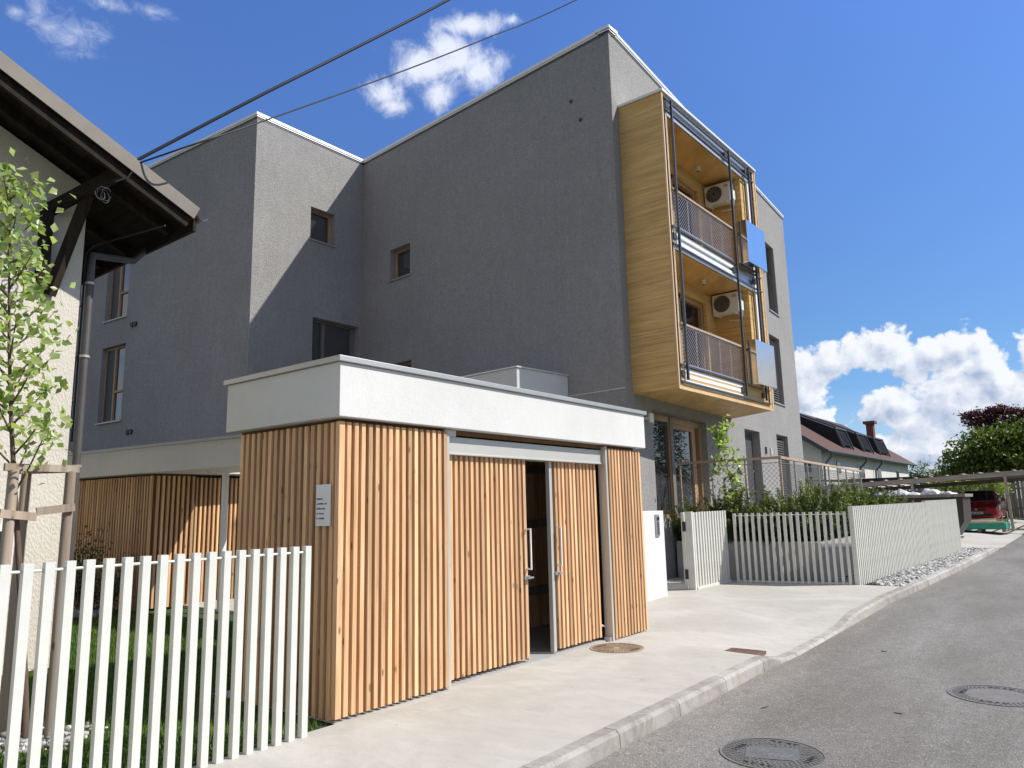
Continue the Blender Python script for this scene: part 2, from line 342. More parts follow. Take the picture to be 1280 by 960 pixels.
M['old_beam'] = wood('old_beam', (0.006, 0.004, 0.003), (0.030, 0.019, 0.012), 'z', 0.5, 0.85, 0.4, True)
M['verge'] = pm('verge_sheet', (0.125, 0.108, 0.090), 0.55, 0.12, 5, 0, 1, 0.2)
M['stake'] = wood('weathered_stake', (0.25, 0.19, 0.14), (0.46, 0.38, 0.30), 'z', 0.5, 0.8, 0.15, True)
M['bark'] = pm('brown_bark', (0.12, 0.085, 0.06), 0.9, 0.35, 20, 0.6, 40, stretch=(1, 1, 0.3))
M['grass_leaf'] = leaf_mat('grass_blades', (0.035, 0.085, 0.014), (0.16, 0.26, 0.04), 0.3, 0.6)
M['leaf_young'] = leaf_mat('young_leaves', (0.12, 0.20, 0.045), (0.50, 0.58, 0.24), 0.42, 0.32)
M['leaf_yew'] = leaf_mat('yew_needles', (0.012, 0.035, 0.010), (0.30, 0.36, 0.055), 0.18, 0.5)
M['leaf_green'] = leaf_mat('broad_leaves', (0.018, 0.042, 0.010), (0.25, 0.31, 0.05), 0.25, 0.5)
M['leaf_red'] = leaf_mat('red_leaves', (0.035, 0.012, 0.020), (0.15, 0.045, 0.070), 0.25, 0.5)
M['leaf_dark'] = leaf_mat('dark_leaves', (0.012, 0.032, 0.012), (0.06, 0.10, 0.03), 0.2, 0.5)
M['car_red'] = pm('red_car_paint', (0.38, 0.010, 0.016), 0.25, 0.02, coat=1.0)
M['chrome'] = pm('chrome', (0.8, 0.8, 0.82), 0.12, 0.02, metal=1.0)
M['rubber'] = pm('tyre_rubber', (0.02, 0.02, 0.02), 0.8, 0.1)
M['teal'] = pm('green_plastic_tarp', (0.02, 0.26, 0.17), 0.45, 0.15, 6, 0.3, 15)
M['bin_brown'] = pm('brown_container_steel', (0.040, 0.029, 0.025), 0.6, 0.3, 4, 0.1, 20)
M['bag_white'] = pm('white_sack', (0.62, 0.64, 0.66), 0.5, 0.15, 8, 0.4, 12)
M['bag_blue'] = pm('blue_sack', (0.05, 0.12, 0.30), 0.5, 0.15, 8, 0.4, 12)
M['pipe_dark'] = pm('dark_pipe', (0.075, 0.07, 0.066), 0.5, 0.2, 4)
M['beam_pale'] = wood('pale_grey_beam', (0.27, 0.23, 0.19), (0.45, 0.40, 0.34), 'x', 0.5, 0.85, 0.1, False)
M['wire'] = pm('thin_wire', (0.22, 0.22, 0.21), 0.5, 0.1, metal=0.6)
M['dark_matte'] = pm('dark_opening', (0.012, 0.012, 0.014), 0.95, 0.1, spec=0.1)
M['paper'] = pm('notice_paper', (0.74, 0.77, 0.77), 0.5, 0.02)
M['ink'] = pm('notice_ink', (0.10, 0.11, 0.12), 0.6, 0.02)
M['cable'] = pm('cable_black', (0.012, 0.012, 0.014), 0.6, 0.1)
M['grey_boards'] = wood('weathered_boards', (0.16, 0.13, 0.105), (0.33, 0.28, 0.235), 'z', 0.5, 0.85, 0.35, False)
M['ceramic'] = pm('planter_clay', (0.5, 0.36, 0.24), 0.7, 0.05)

def asphalt():
    m, n, b = mk('asphalt'); t = n.n('ShaderNodeTexCoord'); v = t.outputs['Object']
    fine = n.noise(v, 160, 3, 0.7); mid = n.noise(v, 9, 4, 0.6); big = n.noise(n.vm('MULTIPLY', v, (1, 0.35, 1)), 0.9, 5, 0.6, 0.4)
    vo = n.n('ShaderNodeTexVoronoi'); n.l(v, vo.inputs['Vector']); vo.inputs['Scale'].default_value = 110
    f = n.math('MULTIPLY', n.mr(fine, 0.3, 0.7, 0.50, 1.50), n.math('MULTIPLY', n.mr(mid, 0.3, 0.7, 0.90, 1.10), n.mr(big, 0.3, 0.7, 0.80, 1.16)))
    vs_ = n.n('ShaderNodeSeparateXYZ'); n.l(vo.outputs['Color'], vs_.inputs[0]); f = n.math('MULTIPLY', f, n.mr(vs_.outputs[0], 0.80, 0.98, 1.0, 1.7)); f = n.math('MULTIPLY', f, n.mr(vs_.outputs[1], 0.0, 0.15, 0.55, 1.0))
    f = n.math('MULTIPLY', f, n.mr(vo.outputs['Distance'], 0.1, 0.6, 1.12, 0.85))
    c = n.mix(n.mr(big, 0.35, 0.65), (0.205, 0.193, 0.170), (0.218, 0.208, 0.190))
    # pale dust washed against the kerb
    sp = n.n('ShaderNodeSeparateXYZ'); n.l(v, sp.inputs[0])
    e = n.mr(n.math('ADD', sp.outputs[0], n.math('MULTIPLY', n.noise(v, 3, 4), 0.7)), -2.65, -2.15, 0.38, 0)
    c = n.mix(e, c, (0.33, 0.29, 0.24))
    n.l(n.vm('SCALE', c, scale=f), b.inputs['Base Color']); b.inputs['Roughness'].default_value = 0.85; b.inputs['Specular IOR Level'].default_value = 0.25
    bp = n.n('ShaderNodeBump'); bp.inputs['Strength'].default_value = 0.6; bp.inputs['Distance'].default_value = 0.006
    n.l(n.math('ADD', fine, vo.outputs['Distance']), bp.inputs['Height']); n.l(bp.outputs[0], b.inputs['Normal']); return m
M['asphalt'] = asphalt()
def paving(name, ca, cb_):
    m, n, b = mk(name); t = n.n('ShaderNodeTexCoord'); v = t.outputs['Object']
    big = n.noise(v, 0.7, 5, 0.62, 0.8); mid = n.noise(n.vm('MULTIPLY', v, (1, 2.2, 1)), 3.5, 6, 0.68, 1.2); fine = n.noise(v, 120, 3, 0.7)
    f = n.math('MULTIPLY', n.mr(mid, 0.3, 0.7, 0.92, 1.06), n.mr(fine, 0.3, 0.7, 0.80, 1.20))
    c = n.mix(n.mr(big, 0.35, 0.65, 0, 1, True), ca, cb_)
    st = n.mr(n.noise(n.vm('ADD', v, (31, 7, 0)), 1.3, 7, 0.7, 1.5), 0.60, 0.68, 0, 0.35, True)
    c = n.mix(st, c, tuple(x*0.78 for x in ca))
    sp = n.n('ShaderNodeTexVoronoi'); n.l(v, sp.inputs['Vector']); sp.inputs['Scale'].default_value = 2.1
    c = n.mix(n.mr(sp.outputs['Distance'], 0.012, 0.028, 0.7, 0.0), c, (0.10, 0.08, 0.06))
    if name.startswith('kerb'):
        a = n.n('ShaderNodeAttribute', attribute_name='tone'); f = n.math('MULTIPLY', f, n.mr(a.outputs['Fac'], 0, 1, .80, 1.10))
        zz_ = n.n('ShaderNodeSeparateXYZ'); n.l(n.n('ShaderNodeNewGeometry').outputs['Normal'], zz_.inputs[0])
        c = n.mix(n.mr(n.noise(v, 5, 6, .7, 1.0), .48, .60, 0, .45), c, (.23, .20, .165))
    n.l(n.vm('SCALE', c, scale=f), b.inputs['Base Color']); b.inputs['Roughness'].default_value = 0.88; b.inputs['Specular IOR Level'].default_value = 0.25
    bp = n.n('ShaderNodeBump'); bp.inputs['Strength'].default_value = 0.35; bp.inputs['Distance'].default_value = 0.006
    n.l(n.math('ADD', fine, mid), bp.inputs['Height']); n.l(bp.outputs[0], b.inputs['Normal']); return m
M['paving'] = paving('pale_concrete_paving', (0.415, 0.395, 0.345), (0.49, 0.47, 0.42))
M['kerb'] = paving_tone = paving('kerb_concrete', (0.33, 0.31, 0.27), (0.46, 0.44, 0.40))
M['soil'] = pm('dark_soil', (0.045, 0.038, 0.028), 0.95, 0.4, 6, 0.6, 30)
M['turf'] = pm('turf', (0.035, 0.065, 0.018), 0.95, 0.4, 5, 0.6, 60)
M['stones'] = pm('gravel_stones', (0.33, 0.325, 0.31), 0.8, 0.2, 20, 0.2, 60, tone=0.75)

# ============ GROUND, ROAD, PAVEMENT, KERB ============
def yrange(a, b, st):
    n = max(1, int(round((b-a)/st))); return [a+(b-a)*i/n for i in range(n+1)]
def KO(y): return interp(y, [-20, 4, 8, 12, 15, 20, 35, 200], [-2.95, -2.94, -2.97, -2.82, -2.73, -2.62, -2.5, -2.4])
def KI(y): return KO(y)-0.14
def sm(t): t = max(0, min(1, t)); return t*t*(3-2*t)
def drop(y): return sm((y-8.05)/0.7)*(1-sm((y-10.5)/0.9))*0.095+sm((y-25.8)/1.2)*0.112
def grid(name, xf, ys, zf, mat, kind='structure', nx=1):
    mb = MB(); n = nx+1
    vs = []
    for y in ys:
        x0, x1 = xf(y)
        for i in range(n):
            x = x0+(x1-x0)*i/nx; vs.append((x, y, zf(x, y)))
    mb.mesh(vs, [(j*n+i, j*n+i+1, (j+1)*n+i+1, (j+1)*n+i) for j in range(len(ys)-1) for i in range(nx)], True)
    return tag(mb.build(name, mat), kind=kind)
big = [-900, -100, -20]+yrange(-10, 90, 5)+[150, 400, 1500]
grid('ground', lambda y: (-1500, 1500), big, lambda x, y: H(y)-0.22, M['turf'], nx=4)
grid('road', lambda y: (KO(y)-0.05, 3.6), yrange(-30, 160, 1.0), lambda x, y: H(y)-0.12, M['asphalt'], nx=2)
def pz(x, y): return H(y)-drop(y)*sm((x+4.3)/1.2)
mb = MB()
def patch(x0f, ys, x1f=KI, nx=10):
    n = nx+1; vs = []
    for y in ys:
        a, b_ = x0f(y), x1f(y)
        for i in range(n):
            x = a+(b_-a)*i/nx; vs.append((x, y, pz(x, y)))
    mb.mesh(vs, [(j*n+i, j*n+i+1, (j+1)*n+i+1, (j+1)*n+i) for j in range(len(ys)-1) for i in range(nx)], True)
patch(lambda y: -4.86, yrange(-20, 3.9, 0.5), nx=2)
patch(lambda y: -6.62, yrange(3.9, 9.3, 0.2), nx=14)
patch(lambda y: -7.1, yrange(9.3, 14.45, 0.2), nx=14)
tag(mb.build('pavement', M['paving']), kind='structure')
mb = MB(); patch(lambda y: -9.6, yrange(25.4, 48, .6), lambda y: KO(y)+.03 if y > 26.9 else KI(y), 10)
mb2 = mb; tag(mb.build('driveway', M['paving']), kind='structure')
# kerb stones with worn joints; lower where cars cross the pavement
mb = MB()
def kerb_run(y0, y1, st=1.0):
    y = y0
    while y < y1-0.01:
        a, b_ = y+0.004, min(y+st, y1)-0.004; k = 4
        mb.tone = random.random(); prof = []
        for q in range(k+1):
            yy = a+(b_-a)*q/k; zt = H(yy)-drop(yy); ko = KO(yy); ki = KI(yy)
            prof.append([(ki, yy, zt-0.25), (ki, yy, zt+0.003), (ko-0.035, yy, zt+0.003), (ko-0.006, yy, zt-0.022), (ko, yy, min(zt-0.03, H(yy)-0.10)), (ko+0.004, yy, H(yy)-0.35)])
        vs = [p for pr_ in prof for p in pr_]
        mb.mesh(vs, [(q*6+i, (q+1)*6+i, (q+1)*6+i+1, q*6+i+1) for q in range(k) for i in range(5)])
        mb.poly(prof[0]); mb.poly(prof[-1][::-1]); y += st
kerb_run(-20.05, 27.0)
tag(mb.build('kerb', M['kerb']), kind='structure')
grid('verge_ground', lambda y: (3.6, 30), yrange(-30, 160, 5), lambda x, y: H(y)-0.05, M['turf'], nx=1)
grid('lawn_soil', lambda y: (-17.5, -4.86), yrange(-12, 7.2, 1), lambda x, y: -0.015, M['turf'], nx=1)
mb = MB(); mb.prism([(-13.5, 7.2), (-6.62, 7.2), (-6.62, 9.3), (-7.1, 9.3), (-7.1, 12.69), (-15.7, 13.3), (-15.7, 9.8), (-13.5, 9.8)], -0.1, 0.035)
tag(mb.build('courtyard_paving', M['paving']), kind='structure')

# blades of grass
def blades(name, n, region, hmin, hmax, mat, z=0.0, wid=0.006):
    x = RNG.uniform(region[0], region[1], n); y = RNG.uniform(region[2], region[3], n)
    k = np.ones(n, bool)
    k &= ~((x < -9.3) & (y < 3.6)); k &= ~((x > -6.6) & (y > 3.87)); x, y = x[k], y[k]; n = len(x)
    a = RNG.uniform(0, 6.283, n); h = RNG.uniform(hmin, hmax, n); lean = RNG.uniform(0, 0.6, n)*h; la = RNG.uniform(0, 6.283, n)
    zz = np.full(n, z)
    p0 = np.stack([x-np.cos(a)*wid, y-np.sin(a)*wid, zz], 1); p1 = np.stack([x+np.cos(a)*wid, y+np.sin(a)*wid, zz], 1)
    p2 = np.stack([x+np.cos(la)*lean, y+np.sin(la)*lean, zz+h], 1)
    co = np.stack([p0, p1, p2], 1).reshape(-1)
    me = bpy.data.meshes.new(name); me.vertices.add(3*n); me.vertices.foreach_set('co', co)
    me.loops.add(3*n); me.loops.foreach_set('vertex_index', np.arange(3*n)); me.polygons.add(n); me.polygons.foreach_set('loop_start', np.arange(0, 3*n, 3)); me.polygons.foreach_set('loop_total', np.full(n, 3))
    me.update(); me.materials.append(mat); at = me.attributes.new('tone', 'FLOAT', 'FACE'); at.data.foreach_set('value', np.clip(RNG.normal(0.5, 0.25, n), 0, 1))
    o = bpy.data.objects.new(name, me); COL.objects.link(o); return o
tag(blades('lawn_grass', 110000, (-13.6, -4.9, -0.5, 6.4), 0.03, 0.075, M['grass_leaf'], -0.015), 'mown green lawn behind the slatted fence', 'grass', kind='stuff')

def ico():
    t = (1+5**.5)/2; v = np.array([(-1, t, 0), (1, t, 0), (-1, -t, 0), (1, -t, 0), (0, -1, t), (0, 1, t), (0, -1, -t), (0, 1, -t), (t, 0, -1), (t, 0, 1), (-t, 0, -1), (-t, 0, 1)])
    f = np.array([(0, 11, 5), (0, 5, 1), (0, 1, 7), (0, 7, 10), (0, 10, 11), (1, 5, 9), (5, 11, 4), (11, 10, 2), (10, 7, 6), (7, 1, 8), (3, 9, 4), (3, 4, 2), (3, 2, 6), (3, 6, 8), (3, 8, 9), (4, 9, 5), (2, 4, 11), (6, 2, 10), (8, 6, 7), (9, 8, 1)])
    return v/np.linalg.norm(v[0]), f
IV, IF = ico()
def stones(name, pts, rmin, rmax, mat):
    n = len(pts); r = RNG.uniform(rmin, rmax, (n, 1, 1))*RNG.uniform(0.55, 1.3, (n, 1, 3)); a = RNG.uniform(0, 6.28, n)
    v = IV[None]*r*RNG.uniform(0.8, 1.15, (n, 12, 1)); x = v[:, :, 0]*np.cos(a)[:, None]-v[:, :, 1]*np.sin(a)[:, None]; y = v[:, :, 0]*np.sin(a)[:, None]+v[:, :, 1]*np.cos(a)[:, None]
    v = np.stack([x, y, v[:, :, 2]*0.75], 2)+np.array(pts)[:, None, :]
    fs = (IF[None]+(np.arange(n)*12)[:, None, None]).reshape(-1, 3)
    me = bpy.data.meshes.new(name); me.from_pydata(v.reshape(-1, 3).tolist(), [], fs.tolist()); me.update(); me.materials.append(mat)
    at = me.attributes.new('tone', 'FLOAT', 'FACE'); at.data.foreach_set('value', np.repeat(RNG.uniform(0, 1, n)**0.8, 20))
    me.polygons.foreach_set('use_smooth', [True]*len(fs))
    o = bpy.data.objects.new(name, me); COL.objects.link(o); return o
def FX(y): return -3.55+(y-14.46)*0.29/9.85     # line of the dense fence
pts = []
for i in range(5200):
    y = random.uniform(14.5, 25.3); wl = FX(y)+0.06; wr = KI(y)-0.01
    if y < 15.0: wl += (15.0-y)*0.6
    if y > 24.4: wl = FX(24.4)-0.4
    pts.append((random.uniform(wl, wr), y, H(y)-0.03+random.uniform(-.01, .03)))
for i in range(2600): y = random.uniform(14.5, 24.3); pts.append((random.uniform(-4.25, FX(y)-0.05), y, H(y)-0.03+random.uniform(-.01, .03)))
tag(stones('gravel', pts, 0.018, 0.05, M['stones']), 'grey gravel strip between slatted fence and kerb', 'gravel', kind='stuff')
mb = MB(); ys = yrange(14.3, 25.4, 1); vs = []
for y in ys: vs += [(-4.4, y, H(y)-0.05), (KI(y), y, H(y)-0.05)]
mb.mesh(vs, [(2*i, 2*i+1, 2*i+3, 2*i+2) for i in range(len(ys)-1)]); tag(mb.build('gravel_bed', M['soil']), kind='structure')
pts = [(-6.4+random.gauss(0, .16), 2.3+random.gauss(0, .2), random.uniform(-0.01, 0.04)) for i in range(420)]
tag(stones('gravel_mulch', pts, 0.012, 0.036, M['stones']), 'pale pebbles round the young tree trunk behind the fence', 'pebbles', kind='stuff')
pts = [(random.uniform(-16.5, -13.4), random.uniform(5.2, 6.0), random.uniform(-0.01, 0.05)) for i in range(260)]
tag(stones('bed_stones', pts, 0.04, 0.12, M['stones']), 'rough stones in the planting bed at the back of the lawn', 'stones', kind='stuff')

# ============ MAIN APARTMENT BUILDING ============
class Fac:
    def __init__(s, ox, oy, az, sg):
        s.o = Vector((ox, oy, 0)); a = rad(az); s.u = Vector((math.sin(a), math.cos(a), 0)); s.n = Vector((math.cos(a), -math.sin(a), 0))*sg
    def p(s, u, z, d=0.0): q = s.o+s.u*u+s.n*d; return Vector((q.x, q.y, z))
    def box(s, mb, u0, u1, z0, z1, d0, d1):
        vs = [s.p(u, z, d) for z in (z0, z1) for (u, d) in ((u0, d0), (u1, d0), (u1, d1), (u0, d1))]
        mb.mesh(vs, [(3, 2, 1, 0), (4, 5, 6, 7), (0, 1, 5, 4), (1, 2, 6, 5), (2, 3, 7, 6), (3, 0, 4, 7)])
    def wall(s, mb, L, z0, z1, holes, depth=0.26, u0=0.0):
        us = sorted({u0, L, *[h[0] for h in holes], *[h[1] for h in holes]}); zs = sorted({z0, z1, *[h[2] for h in holes], *[h[3] for h in holes]})
        for i in range(len(us)-1):
            for j in range(len(zs)-1):
                cu, cz = (us[i]+us[i+1])/2, (zs[j]+zs[j+1])/2
                if any(h[0] < cu < h[1] and h[2] < cz < h[3] for h in holes): continue
                mb.poly([s.p(us[i], zs[j]), s.p(us[i+1], zs[j]), s.p(us[i+1], zs[j+1]), s.p(us[i], zs[j+1])])
        for (a, b_, c, d) in holes:
            for (p, q) in (((a, c), (b_, c)), ((b_, c), (b_, d)), ((b_, d), (a, d)), ((a, d), (a, c))):
                mb.poly([s.p(*p), s.p(*q), s.p(*q, -depth), s.p(*p, -depth)])
FA = Fac(-7.08, 12.69, -2.96, 1); FB = Fac(-7.08, 12.69, -85.56, -1); FC = Fac(-15.79, 9.87, 0.4, 1); FD = Fac(-15.79, 9.87, -94.12, -1)
ROOF = 11.74
bld = thing('apartment_building', (-12, 16, 0), 'large grey stucco apartment block with flat roof and golden wood balcony box', 'building')
mb = MB()
FA.wall(mb, 13.25, 0, ROOF, [(1.17, 4.25, 1.35, 3.6), (7.15, 8.5, 1.35, 3.66), (10.2, 11.45, 1.5, 3.72), (10.6, 11.65, 7.75, 10.1), (10.3, 11.45, 4.72, 6.92)])
mb.build('wall', M['stucco'], bld)
mb = MB(); FB.wall(mb, 8.71, 0, ROOF, [(6.6, 7.45, 7.82, 8.7), (6.55, 7.40, 4.6, 5.5)]); mb.build('wall', M['stucco'], bld)
mb = MB(); FC.wall(mb, 3.50, 2.9, ROOF, [(1.7, 2.5, 8.88, 9.8), (1.84, 3.40, 4.3, 6.75)]); mb.build('wall', M['stucco'], bld)
mb = MB(); FD.wall(mb, 12.0, 2.9, ROOF, [(5.62, 6.9, 4.34, 6.57), (5.66, 6.9, 7.38, 9.42), (8.25, 9.4, 4.34, 6.57), (8.3, 9.4, 7.38, 9.6)]); mb.build('wall', M['stucco'], bld)
mb = MB(); t2 = FD.p(12, 0); f2 = FA.p(13.25, 0); bk = [(f2.x, f2.y), (-27.5, 27), (t2.x, t2.y)]
for a, b_ in zip(bk, bk[1:]): mb.poly([(*a, 0), (*b_, 0), (*b_, ROOF), (*a, ROOF)])
mb.build('rear_wall', M['stucco'], bld)
mb = MB(); mb.poly([(*FA.p(0, 0).xy, ROOF-.02), (f2.x, f2.y, ROOF-.02), (-27.5, 27, ROOF-.02), (t2.x, t2.y, ROOF-.02), (*FC.p(0, 0).xy, ROOF-.02), (*FB.p(8.71, 0).xy, ROOF-.02)])
mb.poly([(t2.x, t2.y, 2.9), (*FC.p(0, 0).xy, 2.9), (*FB.p(8.71, 0).xy, 2.9), (-27.5, 27, 2.9)])
mb.build('roof', M['concrete'], bld)
mb = MB()
for fc, a, b_ in ((FA, -0.04, 13.29), (FB, -0.04, 8.75), (FC, -0.04, 3.5), (FD, -0.04, 12)):
    fc.box(mb, a, b_, ROOF-0.015, ROOF+0.055, -0.30, 0.045)
    fc.box(mb, a+0.02, b_-0.02, ROOF-0.055, ROOF-0.015, -0.25, 0.028)
mb.build('coping', M['zinc_light'], bld)
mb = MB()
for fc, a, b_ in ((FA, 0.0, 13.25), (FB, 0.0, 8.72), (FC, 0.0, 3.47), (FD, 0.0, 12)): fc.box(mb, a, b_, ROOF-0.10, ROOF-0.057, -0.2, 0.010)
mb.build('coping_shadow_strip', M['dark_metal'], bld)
def window(fc, u0, u1, z0, z1, kind, depth=0.20):
    if kind == 'split': depth = 0.13
    w_ = MB(); wd = M['frame_wood']; t_ = 0.065
    # sill
    s_ = MB(); fc.box(s_, u0-0.04, u1+0.04, z0-0.03, z0+0.004, -0.24, 0.04)
    fc.box(w_, u0, u0+t_, z0+0.004, z1, -depth-0.06, -depth+0.01); fc.box(w_, u1-t_, u1, z0+0.004, z1, -depth-0.06, -depth+0.01)
    fc.box(w_, u0+t_, u1-t_, z1-t_, z1, -depth-0.06, -depth+0.01); fc.box(w_, u0+t_, u1-t_, z0+0.004, z0+t_, -depth-0.06, -depth+0.01)
    g_ = MB(); g_.poly([fc.p(u0+t_, z0+t_, -depth-0.03), fc.p(u1-t_, z0+t_, -depth-0.03), fc.p(u1-t_, z1-t_, -depth-0.03), fc.p(u0+t_, z1-t_, -depth-0.03)])
    sh = None
    if kind == 'split':      # casement beside a fixed dark panel, lower light below a transom
        um = u0+(u1-u0)*0.56; zt = z0+(z1-z0)*0.40
        fc.box(w_, um-0.03, um+0.03, z0+t_, z1-t_, -depth-0.05, -depth+0.02); fc.box(w_, u0+t_, um-0.03, zt-0.03, zt+0.03, -depth-0.05, -depth+0.015)
        fc.box(w_, u0+t_, u0+t_+0.05, z0+t_, z1-t_, -depth-0.04, -depth+0.018); fc.box(w_, um-0.045, um-0.03, z0+t_, z1-t_, -depth-0.04, -depth+0.012)
        sh = MB(); fc.box(sh, um+0.03, u1-t_, z0+t_, z1-t_, -depth-0.05, -depth-0.01)
    if kind == 'door2':
        um = u0+(u1-u0)*0.30; fc.box(w_, um-0.05, um+0.05, z0+t_, z1-t_, -depth-0.05, -depth+0.03)
        fc.box(w_, u1-t_-0.09, u1-t_, z0+t_, z1-t_, -depth-0.04, -depth+0.02)
    if kind == 'louver':
        sh = MB(); k = int((z1-z0-2*t_)/0.075)
        for i in range(k):
            zz = z0+t_+i*0.075; a = [fc.p(u0+t_, zz, -0.10), fc.p(u1-0.02, zz, -0.10), fc.p(u1-0.02, zz+0.055, -0.14), fc.p(u0+t_, zz+0.055, -0.14)]
            sh.poly(a); sh.poly([p+Vector((0, 0, 0.006)) for p in a])
    if kind == 'shut':
        sh = MB(); um = (u0+u1)/2; fc.box(sh, u0+t_, u1-t_, z0+t_, z1-t_, -depth-0.02, -depth+0.0)
        fc.box(sh, um-0.02, um+0.02, z0+t_, z1-t_, -depth, -depth+0.02)
    fr = w_.build('window', M['frame_grey'] if kind in ('louver', 'shut', 'door2') else wd, bld)
    g_.build('pane', M['glass'], fr); s_.build('sill', M['zinc'], fr)
    if sh: sh.build('shutter', M['shutter'], fr)
    return fr
window(FB, 6.6, 7.45, 7.82, 8.7, 'plain'); window(FB, 6.55, 7.40, 4.6, 5.5, 'plain')
window(FC, 1.7, 2.5, 8.88, 9.8, 'plain'); window(FC, 1.84, 3.40, 4.3, 6.75, 'door2')
window(FD, 5.62, 6.9, 4.34, 6.57, 'split'); window(FD, 5.66, 6.9, 7.38, 9.42, 'split'); window(FD, 8.25, 9.4, 4.34, 6.57, 'split'); window(FD, 8.3, 9.4, 7.38, 9.6, 'split')
window(FA, 7.15, 8.5, 1.35, 3.66, 'shut', 0.22); window(FA, 10.2, 11.45, 1.5, 3.72, 'louver'); window(FA, 10.6, 11.65, 7.75, 10.1, 'louver'); window(FA, 10.3, 11.45, 4.72, 6.92, 'louver')
# terrace sliding door
w_ = MB(); d = 0.16
for (a, b_) in ((1.17, 1.26), (2.36, 2.52), (4.12, 4.25)): FA.box(w_, a, b_, 1.35, 3.6, -d-0.08, -d+0.02)
FA.box(w_, 1.26, 4.12, 3.44, 3.6, -d-0.08, -d+0.01); FA.box(w_, 1.26, 4.12, 1.35, 1.43, -d-0.08, -d+0.01)
FA.box(w_, 2.52, 2.62, 1.43, 3.44, -d-0.10, -d-0.02); FA.box(w_, 3.75, 3.95, 1.43, 3.44, -d-0.10, -d-0.02); FA.box(w_, 2.62, 3.75, 3.33, 3.44, -d-0.10, -d-0.02)
td = w_.build('terrace_door', M['frame_wood'], bld)
g_ = MB(); g_.poly([FA.p(1.26, 1.43, -d-.03), FA.p(2.36, 1.43, -d-.03), FA.p(2.36, 3.44, -d-.03), FA.p(1.26, 3.44, -d-.03)])
g_.poly([FA.p(2.62, 1.43, -d-.06), FA.p(3.75, 1.43, -d-.06), FA.p(3.75, 3.33, -d-.06), FA.p(2.62, 3.33, -d-.06)]); g_.build('pane', M['glass'], td)
s_ = MB(); FA.box(s_, 2.36, 2.52, 1.35, 3.6, -d+0.021, -d+0.04); FA.box(s_, 1.17, 4.25, 3.57, 3.602, -0.2, 0.015); s_.build('metal_cap', M['frame_grey'], td)
# vents
def vent(fc, u, z, two=True):
    v_ = MB(); r = 0.07
    for k in ((-0.085, 0.085) if two else (0,)):
        c = fc.p(u+k, z, 0)
        ax = fc.n; pts_ = [c+ax*-0.04, c+ax*(0.05 if two else .02)]; v_.tube(pts_, r if two else .038, 14)
    v_.build('vent', M['black'], bld)
vent(FD, 5.23, 7.05); vent(FD, 5.1, 3.97); vent(FB, 1.06, 10.47, False); vent(FB, 0.82, 9.94, False)
mb = MB(); FB.box(mb, 0.0, 1.42, 3.915, 3.93, 0.0, 0.012); mb.build('flashing', M['zinc_light'], bld)
mb = MB(); FB.box(mb, 0.62, 0.70, ROOF+0.055, ROOF+0.2, -0.2, -0.12); FD.box(mb, 3.5, 3.56, ROOF+.055, ROOF+.15, -.15, -.09); mb.build('roof_fitting', M['grey_metal'], bld)
# entrance canopy on the side wall
mb = MB(); mb.prism([(-8.50, 12.80), (-8.66, 11.24), (-12.0, 11.50), (-12.0, 13.05)], 3.90, 4.35); mb.build('entrance_canopy', M['stucco_white'], bld, 0.02)
mb = MB(); mb.prism([(-8.47, 12.79), (-8.63, 11.21), (-12.0, 11.47), (-12.0, 13.05)], 4.35, 4.375); mb.build('canopy_coping', M['zinc_light'], bld)
# --- balcony box ---
WN = FA.p(0.30, 0); WF = FA.p(6.17, 0)
plan = [(WN.x, 13.0), (-6.09, 13.0), (-5.99, 17.95), (WF.x, WF.y)]
Z0, Z1 = 3.84, 10.02
def fx(y): return -6.09+(y-13.0)*0.1/4.95
mb = MB(); mb.prism([(WN.x, 13.0), (-6.09, 13.0), (-6.085, 13.16), (WN.x, 13.16)], Z0, Z1)
mb.prism([(-7.3, 17.6), (fx(17.75), 17.75), (-5.99, 17.95), (WF.x, WF.y)], Z0, Z1)
mb.prism([(WN.x, 13.165), (fx(13.165)-.005, 13.165), (fx(17.74)-.005, 17.74), (-7.25, 17.58)], Z0+0.002, 4.28)
mb.prism([(-7.3, 17.15), (fx(17.15)-.08, 17.15), (fx(17.58)-.08, 17.585), (-7.3, 17.585)], 4.281, 6.699); mb.prism([(-7.3, 17.15), (fx(17.15)-.08, 17.15), (fx(17.58)-.08, 17.585), (-7.3, 17.585)], 7.121, 9.599)
mb.poly([(WN.x, 13.0, Z0-.001), (-6.09, 13.0, Z0-.001), (-5.99, 17.95, Z0-.001), (WF.x, WF.y, Z0-.001)])
mb.prism([(WN.x, 13.165), (fx(13.165)-.07, 13.165), (fx(17.74)-.07, 17.74), (-7.25, 17.58)], 6.70, 7.12)
mb.prism([(WN.x, 13.165), (fx(13.165)-.07, 13.165), (fx(17.74)-.07, 17.74), (-7.25, 17.58)], 9.60, Z1-.002)
